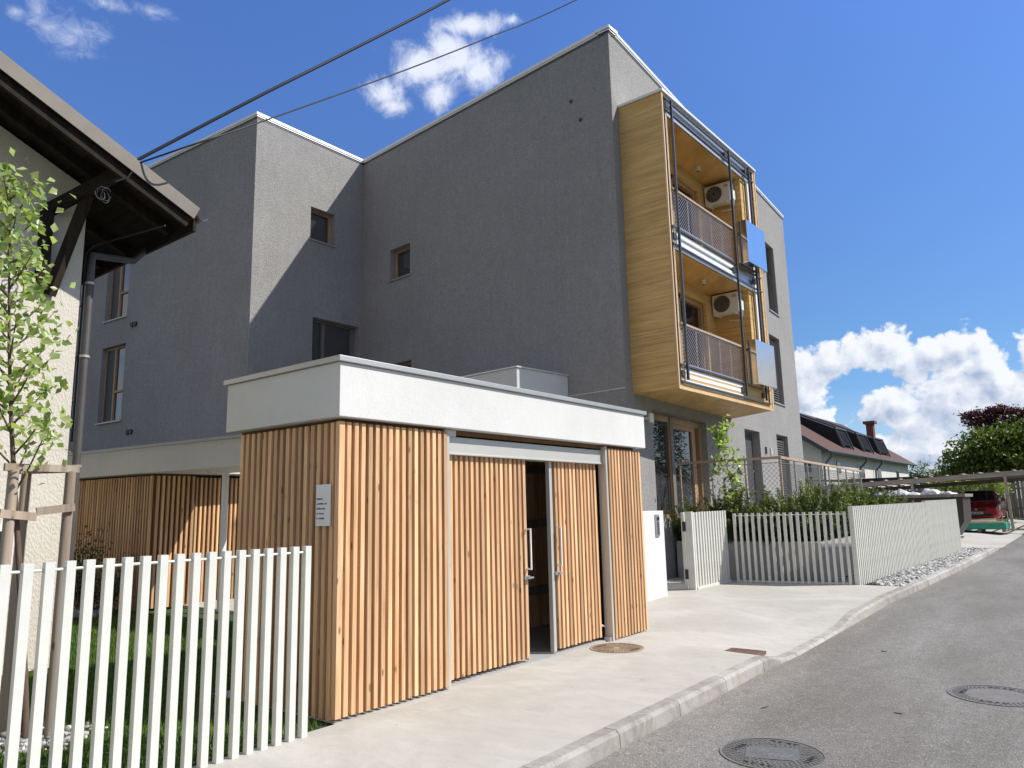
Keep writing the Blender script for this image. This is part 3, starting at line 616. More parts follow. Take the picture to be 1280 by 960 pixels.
# loggia back wall with openings
for (za, zb) in ((4.28, 6.7), (7.12, 9.6)):
    bx = lambda y: -6.98
    for (ya, yb, z_a, z_b) in ((13.16, 13.9, za, zb), (16.55, 17.15, za, zb), (13.9, 16.55, zb-0.30, zb)):
        mb.prism([(bx(ya)+.05, ya), (bx(yb)+.05, yb), (bx(yb)-.03, yb), (bx(ya)-.03, ya)], z_a, z_b)
box_ = mb.build('balcony_box', M['lam'], bld)
mb = MB(); o_ = 0.035
mb.box(fx(13)-.02, fx(13)+.012, 12.985, 13.03, Z0-.02, Z1+.0)
mb.bar((fx(13)+.0, 12.99, Z0-.0), (fx(17.95)+.0, 17.96, Z0-.0), 0.03, 0.04); mb.box(fx(17.95)-.02, fx(17.95)+.012, 17.92, 17.965, Z0-.02, Z1)
mb.build('edge_trim', M['trim_wood'], box_)
mb = MB(); mb.prism([(WN.x, 12.965), (-6.05, 12.965), (-5.95, 17.99), (WF.x, WF.y+.02)], Z1+.002, Z1+.055); mb.build('box_coping', M['zinc_light'], box_)
for (za, zb) in ((4.28, 6.40), (7.12, 9.30)):
    w_ = MB()
    for (ya, yb) in ((13.9, 14.0), (15.2, 15.32), (16.45, 16.55)): w_.box(-7.20, -7.02, ya, yb, za, zb)
    w_.box(-7.20, -7.02, 14.0, 16.45, zb-.1, zb); w_.box(-7.20, -7.02, 14.0, 16.45, za, za+.08)
    dd = w_.build('balcony_door', M['frame_wood'], bld)
    g_ = MB(); g_.box(-7.14, -7.11, 14.0, 16.45, za+.08, zb-.1); g_.build('pane', M['glass_dark'], dd)
# steel frame in front of the loggias
mb = MB()
XF = lambda y: fx(y)+0.0
for y in (13.30, 16.22, 17.42):
    mb.bar((fx(y)+.055, y, 4.02), (fx(y)+.055, y, 9.92), 0.045, 0.045, (1, 0, 0))
for y in (13.06, 17.72): mb.bar((fx(y)+.01, y, 3.95), (fx(y)+.01, y, 9.95), 0.02, 0.03, (1, 0, 0))
for z in (9.90, 9.65, 7.12, 6.76, 4.30, 3.97):
    mb.bar((fx(13.05)+.03, 13.05, z), (fx(17.75)+.03, 17.75, z), 0.03, 0.035)
for z in (9.78, 6.94, 4.14):
    for y in (13.20, 16.14, 17.35): mb.box(fx(y)-.02, fx(y)+.03, y-.09, y+.05, z-.06, z+.06)
mb.build('steel_frame', M['dark_metal'], bld)
mb = MB()
for y in (13.19, 17.50): mb.box(fx(y)-.06, fx(y)-.02, y-.05, y+.05, 4.3, 9.6)
for (z0, z1) in ((6.98, 7.08), (6.80, 6.90), (4.19, 4.26), (4.08, 4.15), (3.93, 4.03)):
    mb.prism([(fx(13.2)-.06, 13.2), (fx(13.2)+.0, 13.2), (fx(16.15)+.0, 16.15), (fx(16.15)-.06, 16.15)], z0, z1)
mb.build('white_channel', M['white_metal'], bld)
for (z0, z1) in ((9.62, 9.98), (6.72, 7.12), (3.90, 4.28)):
    mb = MB(); mb.prism([(fx(13.16)-.062, 13.17), (fx(13.16)-.045, 13.17), (fx(17.7)-.045, 17.7), (fx(17.7)-.062, 17.7)], z0, z1); gch = mb.build('grey_channel', M['grey_metal'], bld)
    if z0 > 9:
        for z in (9.73, 9.84): mb = MB(); mb.bar((fx(13.2)-.03, 13.2, z), (fx(17.7)-.03, 17.7, z), .03, .03); mb.build('channel_rib', M['grey_metal'], gch)

def mesh_panel(mb, P0, P1, z0, z1, st=0.085, r=0.0035, both=True):
    """diagonal wire mesh between two posts"""
    P0, P1 = Vector(P0), Vector(P1); L = (P1-P0).length; d_ = (P1-P0)/L; h = z1-z0
    for sg in ((1, -1) if both else (1,)):
        k = -h
        while k < L:
            a0 = max(k, 0); a1 = min(k+h, L)
            if a1 > a0:
                za, zb = a0-k, a1-k
                if sg < 0: za, zb = h-za, h-zb
                a = P0+d_*a0+Vector((0, 0, z0+za)); b_ = P0+d_*a1+Vector((0, 0, z0+zb))
                mb.bar(a, b_, r*2, r*2)
            k += st
for (zb_, zt_) in ((7.20, 7.97), (4.35, 5.15)):
    r_ = MB(); r_.bar((fx(13.2)+.0, 13.2, zt_), (fx(16.2)+.0, 16.2, zt_), 0.06, 0.045); rl = r_.build('balcony_railing', M['hand_wood'], bld)
    p_ = MB()
    for i in range(6):
        y = 13.35+i*0.565; p_.bar((fx(y)-.01, y, zb_-.02), (fx(y)-.01, y, zt_-.02), 0.02, 0.012, (0, 1, 0))
    for z in (zb_, zt_-.04): p_.bar((fx(13.2)-.01, 13.2, z), (fx(16.2)-.01, 16.2, z), .02, .02)
    p_.build('railing_posts', M['grey_metal'], rl)
    q_ = MB(); mesh_panel(q_, (fx(13.25)-.01, 13.25, 0), (fx(16.2)-.01, 16.2, 0), zb_, zt_-.04, 0.075, 0.004, False); q_.build('wire_mesh', M['grey_metal'], rl)
for (z0, z1) in ((7.16, 8.20), (4.28, 5.32)):
    q_ = MB(); q_.prism([(-5.985, 16.40), (-5.74, 16.40), (-5.71, 17.52), (-5.97, 17.52)], z0, z1); q_.build('steel_cabinet', M['steel'], bld, 0.01)
# ceiling lamps and AC units hang in the loggias: things of their own
lp = thing('ceiling_lamp', (-6.62, 15.9, 9.6), 'small white spot lamp on the upper balcony ceiling', 'lamp', 'balcony ceiling lamps')
q_ = MB(); q_.tube([(-6.62, 15.9, 9.598), (-6.62, 15.9, 9.49)], 0.05, 16); q_.build('lamp_body', M['plastic_white'], lp)
q_ = MB(); q_.tube([(-6.62, 15.9, 9.489), (-6.62, 15.9, 9.48)], 0.04, 16); q_.build('lens', M['glass'], lp)
copy_tree(lp, (-6.55, 15.6, 6.7), 'small white spot lamp on the lower balcony ceiling')
ac = thing('air_conditioner', (-6.6, 17.0, 8.98), 'white outdoor air conditioner with round fan high in the upper balcony', 'air conditioner', 'air conditioner units on the balconies')
X0, YF, ZB = -6.90, 16.86, 8.98
q_ = MB(); q_.box(X0, X0+.66, YF, YF+.26, ZB, ZB+.50); acb = q_.build('casing', M['plastic_white'], ac, 0.015)
q_ = MB(); c = (X0+.25, YF-.008, ZB+.25)
for r in (.05, .09, .13, .17, .205): q_.ring(c, r-.006, r, -.012, 0.0, 32, 'y')
for k in range(12):
    a = k*math.pi/6; q_.bar((c[0]+.04*math.cos(a), YF-.014, c[2]+.04*math.sin(a)), (c[0]+.205*math.cos(a), YF-.014, c[2]+.205*math.sin(a)), .005, .005)
q_.build('fan_grille', M['grey_metal'], ac)
q_ = MB(); q_.disc((c[0], YF-.003, c[2]), .205, -.002, 0.0, 32, 'y'); q_.build('fan_opening', M['black'], acb)
q_ = MB(); q_.box(X0+.51, X0+.61, YF-.006, YF-.001, ZB+.37, ZB+.43); q_.build('badge', M['ceramic'], acb)
q_ = MB(); q_.box(X0+.661, X0+.70, YF+.08, YF+.22, ZB+.05, ZB+.28); q_.build('valve_cover', M['plastic_white'], ac)
for xx in (.10, .56): q_ = MB(); q_.bar((X0+xx, YF-.02, ZB-.02), (X0+xx, YF+.28, ZB-.02), .04, .03); q_.build('bracket', M['white_metal'], ac)
q_ = MB(); q_.tube([(X0+.68, YF+.17, ZB+.1), (X0+.68, YF+.14, ZB-.08), (X0+.60, YF+.17, ZB-.18), (X0+.45, YF+.2, ZB-.16), (X0+.30, YF+.27, ZB-.12)], .02, 8); q_.build('hose', M['plastic_white'], ac)
copy_tree(ac, (-6.6, 17.0, 6.16), 'white outdoor air conditioner with round fan high in the lower balcony')
# wall lamps on the street facade
wl = thing('wall_lamp', tuple(FA.p(0.82, 3.35)), 'white round spot lamp on grey wall beside the terrace door corner', 'lamp', 'white wall lamps')
q_ = MB(); q_.tube([FA.p(0.82, 3.38, 0.0), FA.p(0.82, 3.38, 0.09)], 0.035, 12); q_.build('arm', M['plastic_white'], wl)
q_ = MB(); a = FA.p(0.82, 3.38, 0.13); q_.tube([a+Vector((0, 0, -.09)), a+Vector((0, 0, .09))], .055, 16); q_.build('lamp_head', M['plastic_white'], wl)
for i, (u, lab) in enumerate(((8.95, 'slim dark wall lamp nearer the tall ground floor shutter'), (9.45, 'small pale wall light left of the slatted ground floor window'))):
    q_ = MB(); FA.box(q_, u-.03, u+.03, 3.05, 3.25, 0.0, 0.045); tag(q_.build('wall_lamp', M['dark_metal'] if i == 0 else M['plastic_white'], None, 0, tuple(FA.p(u, 3.0))), lab, 'lamp', 'wall lights by the ground floor windows')

# ---------- covered walkway: pale canopy, column, larch-clad ground floor under the tower ----------
def clad(mb, bk_, P0, P1, n, z0, z1, pitch=0.083, sw=0.04, sd_=0.045, edge=True):
    """vertical slats on backing along P0-P1, n = outward normal"""
    P0, P1, n = Vector(P0), Vector(P1), Vector(n); L = (P1-P0).length; d_ = (P1-P0)/L
    bk_.tone = 0.5
    a, b_, c, e = P0-n*.05, P1-n*.05, P1-n*.08, P0-n*.08
    bk_.prism([(a.x, a.y), (b_.x, b_.y), (c.x, c.y), (e.x, e.y)], z0+.02, z1-.01)
    k = int((L-sw)/pitch); off = (L-k*pitch)/2
    for i in range(k+1):
        s_ = off+i*pitch; q = P0+d_*s_; mb.tone = random.random(); j = random.uniform(-.004, .004); w2 = sw/2; dj = random.uniform(-.0015, .0015)
        A = q-d_*w2+n*dj; B_ = q+d_*w2+n*dj; C_ = q+d_*w2-n*sd_; D_ = q-d_*w2-n*sd_
        mb.prism([(A.x, A.y), (B_.x, B_.y), (C_.x, C_.y), (D_.x, D_.y)], z0+j, z1+j*0.5)
ent = thing('timber_clad_entrance', (-13.4, 6.6, 0), 'larch slatted ground floor wall under the pale canopy behind the lawn', 'building')
mb, bk_ = MB(), MB()
clad(mb, bk_, (-18.5, 5.95, 0), (-13.43, 6.55, 0), (0.12, -0.993, 0), -0.05, 2.36, 0.083)
mb.build('slat_cladding', M['larch'], ent); bk_.build('backing', M['larch_back'], ent)
mb, bk_ = MB(), MB()
clad(mb, bk_, (-13.38, 6.60, 0), (-13.30, 7.35, 0), (1, 0, 0), 0.03, 2.36, 0.09)
clad(mb, bk_, (-13.42, 7.40, 0), (-13.40, 10.6, 0), (1, 0, 0), 0.03, 2.34, 0.09)
mb.build('slat_cladding', M['larch'], ent); bk_.build('backing', M['larch_back'], ent)
can = thing('walkway_canopy', (-12.2, 7.3, 0), 'long pale canopy with grey coping and slim white column behind the lawn', 'canopy')
mb = MB(); mb.prism([(-18.9, 5.77), (-6.62, 7.12), (-6.62, 8.3), (-12.9, 7.65), (-13.0, 9.8), (-18.9, 9.6)], 2.40, 2.85); mb.build('fascia', M['stucco_white'], can)
mb = MB(); mb.prism([(-18.93, 5.73), (-6.62, 7.08), (-6.62, 8.33), (-12.87, 7.68), (-12.97, 9.83), (-18.93, 9.63)], 2.852, 2.90); mb.build('coping', M['zinc'], can)
mb = MB(); mb.tube([(-12.0, 7.15, 0.03), (-12.0, 7.15, 2.40)], 0.058, 20); mb.build('column', M['white_metal'], can)
mb = MB(); mb.tube([(-12.4, 7.0, 2.399), (-12.4, 7.0, 2.37)], 0.07, 16); mb.build('downlight', M['plastic_white'], can)

# ============ BIN STORE / SHED ============
SX = -4.86
sh = thing('bin_store', (-5.7, 6.5, 0), 'flat roofed larch slatted bin store with wide white fascia and sliding doors', 'shed')
mb = MB(); mb.box(-6.49, SX+.055, 3.85, 9.08, 2.39, 2.845); mb.build('fascia', M['stucco_white'], sh, 0.006)
mb = MB(); mb.box(-6.52, SX+.085, 3.82, 9.11, 2.847, 2.895); mb.build('coping', M['zinc'], sh, 0.004)
mb, bk_ = MB(), MB()
clad(mb, bk_, (SX, 3.98, 0), (SX, 5.19, 0), (1, 0, 0), 0.03, 2.355, 0.0775, 0.042)
mb.tone = .8; mb.box(SX-.05, SX+.0, 3.90, 3.955, 0.03, 2.357)     # solid corner board
clad(mb, bk_, (-6.38, 3.92, 0), (SX-.055, 3.92, 0), (0, -1, 0), 0.0, 2.355, 0.089, 0.046)
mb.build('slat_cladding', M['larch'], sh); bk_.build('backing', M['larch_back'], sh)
mb, bk_ = MB(), MB(); clad(mb, bk_, (SX, 8.155, 0), (SX, 9.03, 0), (1, 0, 0), 0.02, 2.345, 0.078, 0.042)
clad(mb, bk_, (SX-.06, 9.03, 0), (-6.38, 9.03, 0), (0, 1, 0), 0.02, 2.345, 0.09, 0.046)
mb.build('slat_cladding', M['larch'], sh); bk_.build('backing', M['larch_back'], sh)
mb = MB(); mb.box(SX-.12, SX-.004, 8.11, 8.15, 0.0, 2.37); mb.box(SX-.13, SX-.012, 5.20, 5.235, 0.02, 2.36)
mb.box(SX-.19, SX-.06, 5.235, 8.11, 2.16, 2.32); mb.box(SX-.22, SX-.05, 5.235, 8.11, 2.145, 2.165)
mb.box(SX-.10, SX-.03, 5.19, 5.35, 2.32, 2.385); mb.build('door_track', M['door_frame'], sh, 0.003)
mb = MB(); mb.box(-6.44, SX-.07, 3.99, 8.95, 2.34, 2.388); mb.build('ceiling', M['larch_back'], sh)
mb = MB()
mb.tone = .4
for i in range(33):
    y = 4.0+i*0.15; mb.tone = random.random(); mb.box(-6.32, -6.30, y+.003, y+.147, 0.0, 2.34)
mb.build('back_boards', M['larch'], sh)
mb = MB()
for z in (0.45, 1.35, 2.1): mb.tone = .5; mb.box(-6.30, -6.26, 4.0, 8.93, z, z+.10)
mb.build('inner_rail', M['grey_boards'], sh)
def shed_door(y0, y1, xo, label, hy, edge):
    mb, bk_ = MB(), MB(); clad(mb, bk_, (SX-xo, y0+(.075 if edge < 0 else 0), 0), (SX-xo, y1, 0), (1, 0, 0), 0.05, 2.145, 0.0785, 0.042)
    dr = mb.build('sliding_door', M['larch'], sh); tag(dr, label); bk_.build('door_backing', M['larch_back'], dr)
    mb = MB(); yy = y0 if edge < 0 else y1
    mb.box(SX-xo-.055, SX-xo-.004, (yy if edge < 0 else yy-.012), (yy+.05 if edge < 0 else yy+.004), 0.03, 2.14); mb.build('door_edge', M['door_frame'], dr)
    mb = MB(); x = SX-xo+.005
    for z in (0.97, 1.39): mb.bar((x, hy, z), (x+.06, hy, z), .016, .016)
    mb.bar((x+.06, hy, .962), (x+.06, hy, 1.398), .014, .014, (1, 0, 0)); mb.build('handle', M['white_metal'], dr)
    mb = MB(); mb.box(x-.004, x+.014, hy-.05, hy+.035, .86, .90); mb.bar((x, hy, .88), (x+.05, hy, .88), .02, .02); mb.bar((x+.045, hy-.03, .88), (x+.045, hy+.05, .88), .018, .018); mb.build('lock', M['grey_metal'], dr)
shed_door(5.24, 6.55, 0.10, 'left sliding slatted door', 6.53, 1)
shed_door(7.03, 8.06, 0.115, 'right sliding slatted door with grey leading edge', 7.13, -1)
mb = MB(); mb.box(SX-.10, SX-.02, 8.06, 8.14, -0.02, 0.05); mb.build('door_roller', M['grey_metal'], sh)
mb = MB(); mb.box(-6.4, -4.93, 3.98, 8.95, -0.04, 0.012); tag(mb.build('bin_store_floor', M['concrete']), kind='structure')
# notice on the corner slats
nt_ = thing('notice', (-5.0, 3.90, 1.5), 'white paper notice with five short lines of small print on bin store corner', 'sign')
mb = MB(); mb.box(-5.155, -4.965, 3.902, 3.908, 1.505, 1.845); nb = mb.build('sheet', M['paper'], nt_)
mb = MB()
for li, (z, ws) in enumerate(((1.725, (.075,)), (1.685, (.098, .02)), (1.645, (.110,)), (1.605, (.018, .062)), (1.565, (.008, .072)))):
    x = -5.142
    for wd_ in ws:
        e_ = x+wd_
        while x < e_:
            g2 = random.choice((.006, .008, .010)); hh = random.choice((.009, .009, .013)); mb.box(x, min(x+g2*.72, e_), 3.899, 3.9015, z-.0045, z-.0045+hh); x += g2
        x += .010
mb.build('small_print', M['ink'], nb)

# ============ FENCES ============
pk = bpy.data.meshes.new('picket')
def picket_mesh(h, a=.05, b=.05):
    q = MB(); q.box(-a/2, a/2, -b/2, b/2, 0, h); o = q.build('picket', M['fence'], None, 0); me = o.data; bpy.data.objects.remove(o); return me
def fence(name, P0, P1, pitch, h, label, zf, a=.05, b=.05, start=0, z_off=-0.02, top=None, rod=0.009, jit=0.01, rail=True):
    P0, P1 = Vector((*P0, 0)), Vector((*P1, 0)); L = (P1-P0).length; d_ = (P1-P0)/L; ang = math.atan2(d_.y, d_.x)
    r = thing(name, (P0.x, P0.y, zf(P0.y)), label, 'fence'); me = picket_mesh(h, b, a); k = int(round(L/pitch))
    for i in range(k+1):
        q = P0+d_*(L*i/k); o = bpy.data.objects.new('picket', me); COL.objects.link(o); o.parent = r
        jl = random.uniform(-.0015, .0015); o.location = (q.x-r.location.x+jl, q.y-r.location.y+jl, zf(q.y)+z_off-r.location.z); o.rotation_euler = (0, 0, ang+random.uniform(-jit, jit))
    q = MB(); A = P0-d_*.02; B_ = P1+d_*.02
    q.tube([(A.x, A.y, zf(A.y)+h-.065), (B_.x, B_.y, zf(B_.y)+h-.065)], rod, 8); q.build('top_rod', M['fence'], r)
    
    if rail: q = MB(); q.bar((A.x, A.y, zf(A.y)+.02), (B_.x, B_.y, zf(B_.y)+.02), .02, .03); q.build('bottom_rail', M['fence'], r)
    return r
fence('picket_fence', (-4.81, -2.663), (-4.795, 3.554), 0.111, 1.385, 'white slatted metal fence in the foreground along the lawn', lambda y: 0.0, rail=False)
fence('picket_fence', (-5.64, 14.13), (-3.69, 14.41), 0.1165, 1.31, 'short white slatted fence set back beside the gate', H)
fence('picket_fence', (-3.58, 14.46), (-3.40, 20.4), 0.118, 1.40, 'pale slatted fence panel along the kerb nearer the corner', H, jit=0, a=.085, b=.055)
fence('picket_fence', (-3.395, 20.52), (-3.26, 24.3), 0.118, 1.435, 'taller far end panel of the pale kerb fence by the driveway', H, jit=0, a=.085, b=.055)
gt = fence('gate', (-5.86, 12.74), (-5.79, 14.0), 0.105, 1.37, 'white slatted pedestrian gate leaf with black hinges', H); gt['category'] = 'gate'
q = MB(); z = H(12.7); q.box(-6.06, -6.01, 12.66, 12.72, z, z+1.36); q.box(-5.97, -5.84, 12.64, 12.70, z, z+1.37); q.build('gate_post', M['fence'], gt)
q = MB(); q.bar((-5.85, 12.70, z+.02), (-5.78, 14.05, z+.04), .06, .05); q.build('gate_sill', M['fence'], gt)
for zz in (1.02, .18): q = MB(); q.box(-6.02, -5.965, 12.62, 12.67, z+zz, z+zz+.17); q.build('hinge', M['black'], gt)
# white garden wall with intercom
q = MB(); q.box(-6.20, -6.0, 9.3, 11.86, -.05, 1.53); tag(q.build('garden_wall', M['stucco_white'], None, 0.006, (-6.1, 10.5, 0)), 'low smooth white wall between bin store and gate', 'wall')
ic = thing('intercom', (-6.0, 11.6, 1.3), 'steel intercom panel with camera on the low white wall', 'intercom')
q = MB(); q.box(-5.998, -5.975, 11.53, 11.66, 1.10, 1.47); q.build('panel', M['grey_metal'], ic, 0.006)
q = MB(); q.disc((-5.974, 11.60, 1.40), .035, 0, .012, 20, 'x'); q.build('camera', M['black'], ic)
q = MB()
for i in range(7): q.box(-5.974, -5.968, 11.565, 11.625, 1.14+i*.030, 1.158+i*.030)
q.build('button', M['black'], ic)

# ============ TERRACE ============
TZ = 1.32
mb = MB(); mb.prism([(-7.12, 15.0), (-4.9, 15.0), (-5.55, 24.4), (-7.7, 24.4)], 0, TZ); tag(mb.build('terrace', M['concrete']), kind='structure')
pw = thing('planter_wall', (-4.2, 14.7, 0), 'low grey concrete planter wall behind the set back slatted fence', 'wall')
mb = MB(); mb.box(-7.1, -4.30, 14.56, 14.68, 0, .88); mb.prism([(-4.30, 14.56), (-4.18, 14.56), (-4.30, 24.2), (-4.42, 24.2)], 0, .88); mb.build('wall', M['concrete'], pw)
mb = MB(); mb.prism([(-7.1, 14.69), (-4.31, 14.69), (-4.43, 24.2), (-5.5, 24.2), (-4.9, 14.99), (-7.1, 14.99)], 0, .80); mb.build('soil', M['soil'], pw)
RZ = 2.52
rl = thing('terrace_railing', (-4.95, 15.05, TZ), 'terrace railing with pale wooden handrail and diagonal wire mesh', 'railing')
c0, c1, c2 = (-7.15, 15.05), (-4.97, 15.05), (-5.62, 24.2)
mb = MB(); mb.bar((*c0, RZ), (c1[0]+.03, c1[1], RZ), .065, .05); mb.bar((*c1, RZ), (*c2, RZ), .065, .05); mb.build('handrail', M['hand_wood'], rl)
for (a, b_, n_) in ((c0, c1, 3), (c1, c2, 8)):
    for i in range(n_+1):
        if a is c1 and i == 0: continue
        x, y = a[0]+(b_[0]-a[0])*i/n_, a[1]+(b_[1]-a[1])*i/n_
        q = MB(); q.box(x-.016, x+.016, y-.016, y+.016, TZ-.05, RZ-.025); q.build('post', M['grey_metal'] if a is c1 or i == 1 else M['hand_wood'], rl)
    q = MB(); mesh_panel(q, (*a, 0), (*b_, 0), TZ+.08, RZ-.10, 0.10, 0.0022)
    for z in (TZ+.08, RZ-.10): q.bar((*a, z), (*b_, z), .012, .012)
    q.build('wire_mesh', M['wire'], rl)
for i, (x, y) in enumerate(((-6.85, 15.6), (-6.2, 15.6))):
    q = MB(); q.tube([(x, y, TZ), (x, y, TZ+.06), (x, y, TZ+.30), (x, y, TZ+.34)], [.13, .15, .20, .20], 20)
    tag(q.build('plant_pot', M['ceramic'], None, 0, (x, y, TZ)), ('clay plant pot on the terrace nearer the wall corner', 'clay plant pot on the terrace under the railing post')[i], 'pot', 'clay pots on the terrace')

# ============ PLANTS ============
def leaf_object(name, pos, nrm, size, mat, parent=None, tone=None, base=(0, 0, 0), aspect=0.55, folded=True):
    """pos, nrm: (n,3) arrays; each leaf is a diamond folded on its midrib"""
    n = len(pos); nrm = nrm/np.linalg.norm(nrm, axis=1, keepdims=True)
    t = RNG.normal(size=(n, 3)); t -= (t*nrm).sum(1, keepdims=True)*nrm; t /= np.linalg.norm(t, axis=1, keepdims=True); b = np.cross(nrm, t)
    s_ = (size*RNG.uniform(.65, 1.25, n))[:, None] if np.isscalar(size) else size[:, None]
    p0 = pos-t*s_*.5; p2 = pos+t*s_*.5; up_ = nrm*s_*(.10 if folded else 0)
    p1 = pos+b*s_*aspect*.5+up_-t*s_*.08; p3 = pos-b*s_*aspect*.5+up_-t*s_*.08
    co = np.stack([p0, p1, p2, p3], 1)-np.array(base)
    me = bpy.data.meshes.new(name); me.vertices.add(4*n); me.vertices.foreach_set('co', co.reshape(-1))
    idx = (np.array([0, 1, 2, 0, 2, 3])[None]+(np.arange(n)*4)[:, None]).reshape(-1)
    me.loops.add(6*n); me.loops.foreach_set('vertex_index', idx); me.polygons.add(2*n); me.polygons.foreach_set('loop_start', np.arange(0, 6*n, 3)); me.polygons.foreach_set('loop_total', np.full(2*n, 3)); me.update()
    me.materials.append(mat); at = me.attributes.new('tone', 'FLOAT', 'FACE')
    tn = np.clip(RNG.normal(.45, .25, n) if tone is None else tone+RNG.normal(0, .15, n), 0, 1); at.data.foreach_set('value', np.repeat(tn, 2))
    o = bpy.data.objects.new(name, me); COL.objects.link(o)
    if parent is not None: o.parent = parent
    return o
def crown_points(ells, n, clump=0.35, per=26, fill=0.5):
    """leaf clumps spread through and over ellipsoids: (cx,cy,cz,rx,ry,rz)"""
    P_, T_ = [], []
    vols = np.array([e[3]*e[4]*e[5] for e in ells])**(2/3); vols /= vols.sum()
    for e, v in zip(ells, vols):
        k = max(3, int(n*v/per)); d_ = RNG.normal(size=(k, 3)); d_ /= np.linalg.norm(d_, axis=1, keepdims=True)
        r = RNG.uniform(0, 1, (k, 1))**fill*RNG.uniform(.78, 1.12, (k, 1)); c = np.array(e[:3])+d_*r*np.array(e[3:])
        cl = RNG.uniform(.5, 1.3, k)*clump; tn = RNG.uniform(.15, .75, k)
        q = np.repeat(c, per, 0)+RNG.normal(size=(k*per, 3))*np.repeat(cl, per)[:, None]*np.array([1, 1, .55])*.6
        P_.append(q); T_.append(np.repeat(tn, per))
    return np.concatenate(P_), np.concatenate(T_)
def tree(name, base, h, ells, n, leaf, mat, label, cat='tree', group=None, clump=.35, tr=.12, bark=None, limbs=9, per=26, lean=(0, 0)):
    r = thing(name, base, label, cat, group); b = Vector(base)
    q = MB(); zc = min(e[2] for e in ells); top = max(e[2]+e[5]*.4 for e in ells)
    main = [(b.x+lean[0]*t, b.y+lean[1]*t, b.z-.1+(top-b.z)*t) for t in (0, .15, .35, .6, .85, 1)]
    q.tube(main, [tr*1.3, tr, tr*.85, tr*.6, tr*.35, tr*.12], 10)
    for i in range(limbs):
        e = ells[i % len(ells)]; a = random.uniform(0, 6.28); t0 = random.uniform(.25, .7)
        s_ = Vector(main[0]).lerp(Vector(main[-1]), t0); d_ = Vector((e[0]+math.cos(a)*e[3]*.7, e[1]+math.sin(a)*e[4]*.7, e[2]+random.uniform(-.2, .6)*e[5]))
        m_ = s_.lerp(d_, .5)+Vector((0, 0, .12*(d_-s_).length)); q.tube([s_, m_, d_], [tr*.42, tr*.25, tr*.07], 6)
    q.build('trunk', bark or M['bark'], r)
    p, t = crown_points(ells, n, clump, per); nr = RNG.normal(size=p.shape)+np.array([0, 0, .9])
    leaf_object('crown', p, nr, leaf, mat, r, t, base)
    return r
def shrub_mesh(seed, h=1.2, w_=.5, n=15500):
    """yew: a bundle of upright bristly shoots"""
    rg = np.random.default_rng(seed); P_, T_, N_ = [], [], []; shoots = 70
    q = MB(); per = n//shoots
    for i in range(shoots):
        a = rg.uniform(0, 6.28); rr = w_*math.sqrt(rg.uniform(0, 1)); b = np.array([math.cos(a)*rr*.55, math.sin(a)*rr*.55, rg.uniform(0, .25)*h])
        e = np.array([math.cos(a)*rr*1.15, math.sin(a)*rr*1.15, h*rg.uniform(.35, 1.0)*(1-.40*(rr/w_)**2)]); 
        t = rg.uniform(.1, 1, per); c = b+(e-b)*t[:, None]+np.array([0, 0, 1])*(.05*np.sin(t*3))[:, None]
        rad_ = .068*(1.2-t*.85); d_ = rg.normal(size=(per, 3)); d_ /= np.linalg.norm(d_, axis=1, keepdims=True)
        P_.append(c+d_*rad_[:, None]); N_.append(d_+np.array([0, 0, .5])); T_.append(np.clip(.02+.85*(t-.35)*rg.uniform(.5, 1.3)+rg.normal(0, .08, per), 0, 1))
        if i < 16: q.tube([b*np.array([.3, .3, 0]), b, e*.9], [.012, .009, .004], 5)
    return np.concatenate(P_), np.concatenate(N_), np.concatenate(T_), q
protos = []
def yew(seed, loc, label, sc=1.0):
    r = thing('yew_shrub', loc, label, 'shrub', 'yew shrubs planted in front of the terrace')
    p, n_, t, q = shrub_mesh(seed)
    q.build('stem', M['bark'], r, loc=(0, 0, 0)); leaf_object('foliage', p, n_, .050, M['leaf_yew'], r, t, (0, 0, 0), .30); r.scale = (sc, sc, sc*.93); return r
spots = [(-6.75, 14.84, 1.05, 'dark narrow yew shrub directly behind the gate opening by the building corner'),
         (-6.02, 14.84, 1.20, 'broad yew shrub in front of the terrace door, left of the young tree'),
         (-5.15, 14.84, 1.10, 'yew shrub right of the young tree, left of the railing corner'),
         (-4.66, 15.1, 1.30, 'tall yew shrub at the corner of the terrace railing'),
         (-4.68, 16.3, 1.22, 'yew shrub just right of the railing corner'),
         (-4.70, 17.5, 1.38, 'tall yew shrub behind the last slats of the set back fence'),
         (-4.72, 18.8, 1.12, 'low yew shrub behind the pale fence corner'),
         (-4.76, 20.1, 1.36, 'bushy yew shrub behind the kerb fence below the grey house eave'),
         (-4.80, 21.5, 1.20, 'rounded yew shrub behind the middle of the kerb fence'),
         (-4.84, 22.8, 1.25, 'yew shrub second from the driveway end of the hedge'),
         (-4.86, 24.0, 1.15, 'last yew shrub at the driveway end of the hedge')]
pro = []
for i, (x, y, s_, lab) in enumerate(spots):
    if i < 4: pro.append(yew(40+i, (x, y, .78), lab, s_)); pro[-1].rotation_euler = (0, 0, i*1.3)
    else: copy_tree(pro[(i*3+1) % 4], (x, y, .78), lab, i*2.1, (s_*1.12, s_*1.12, s_*.9))
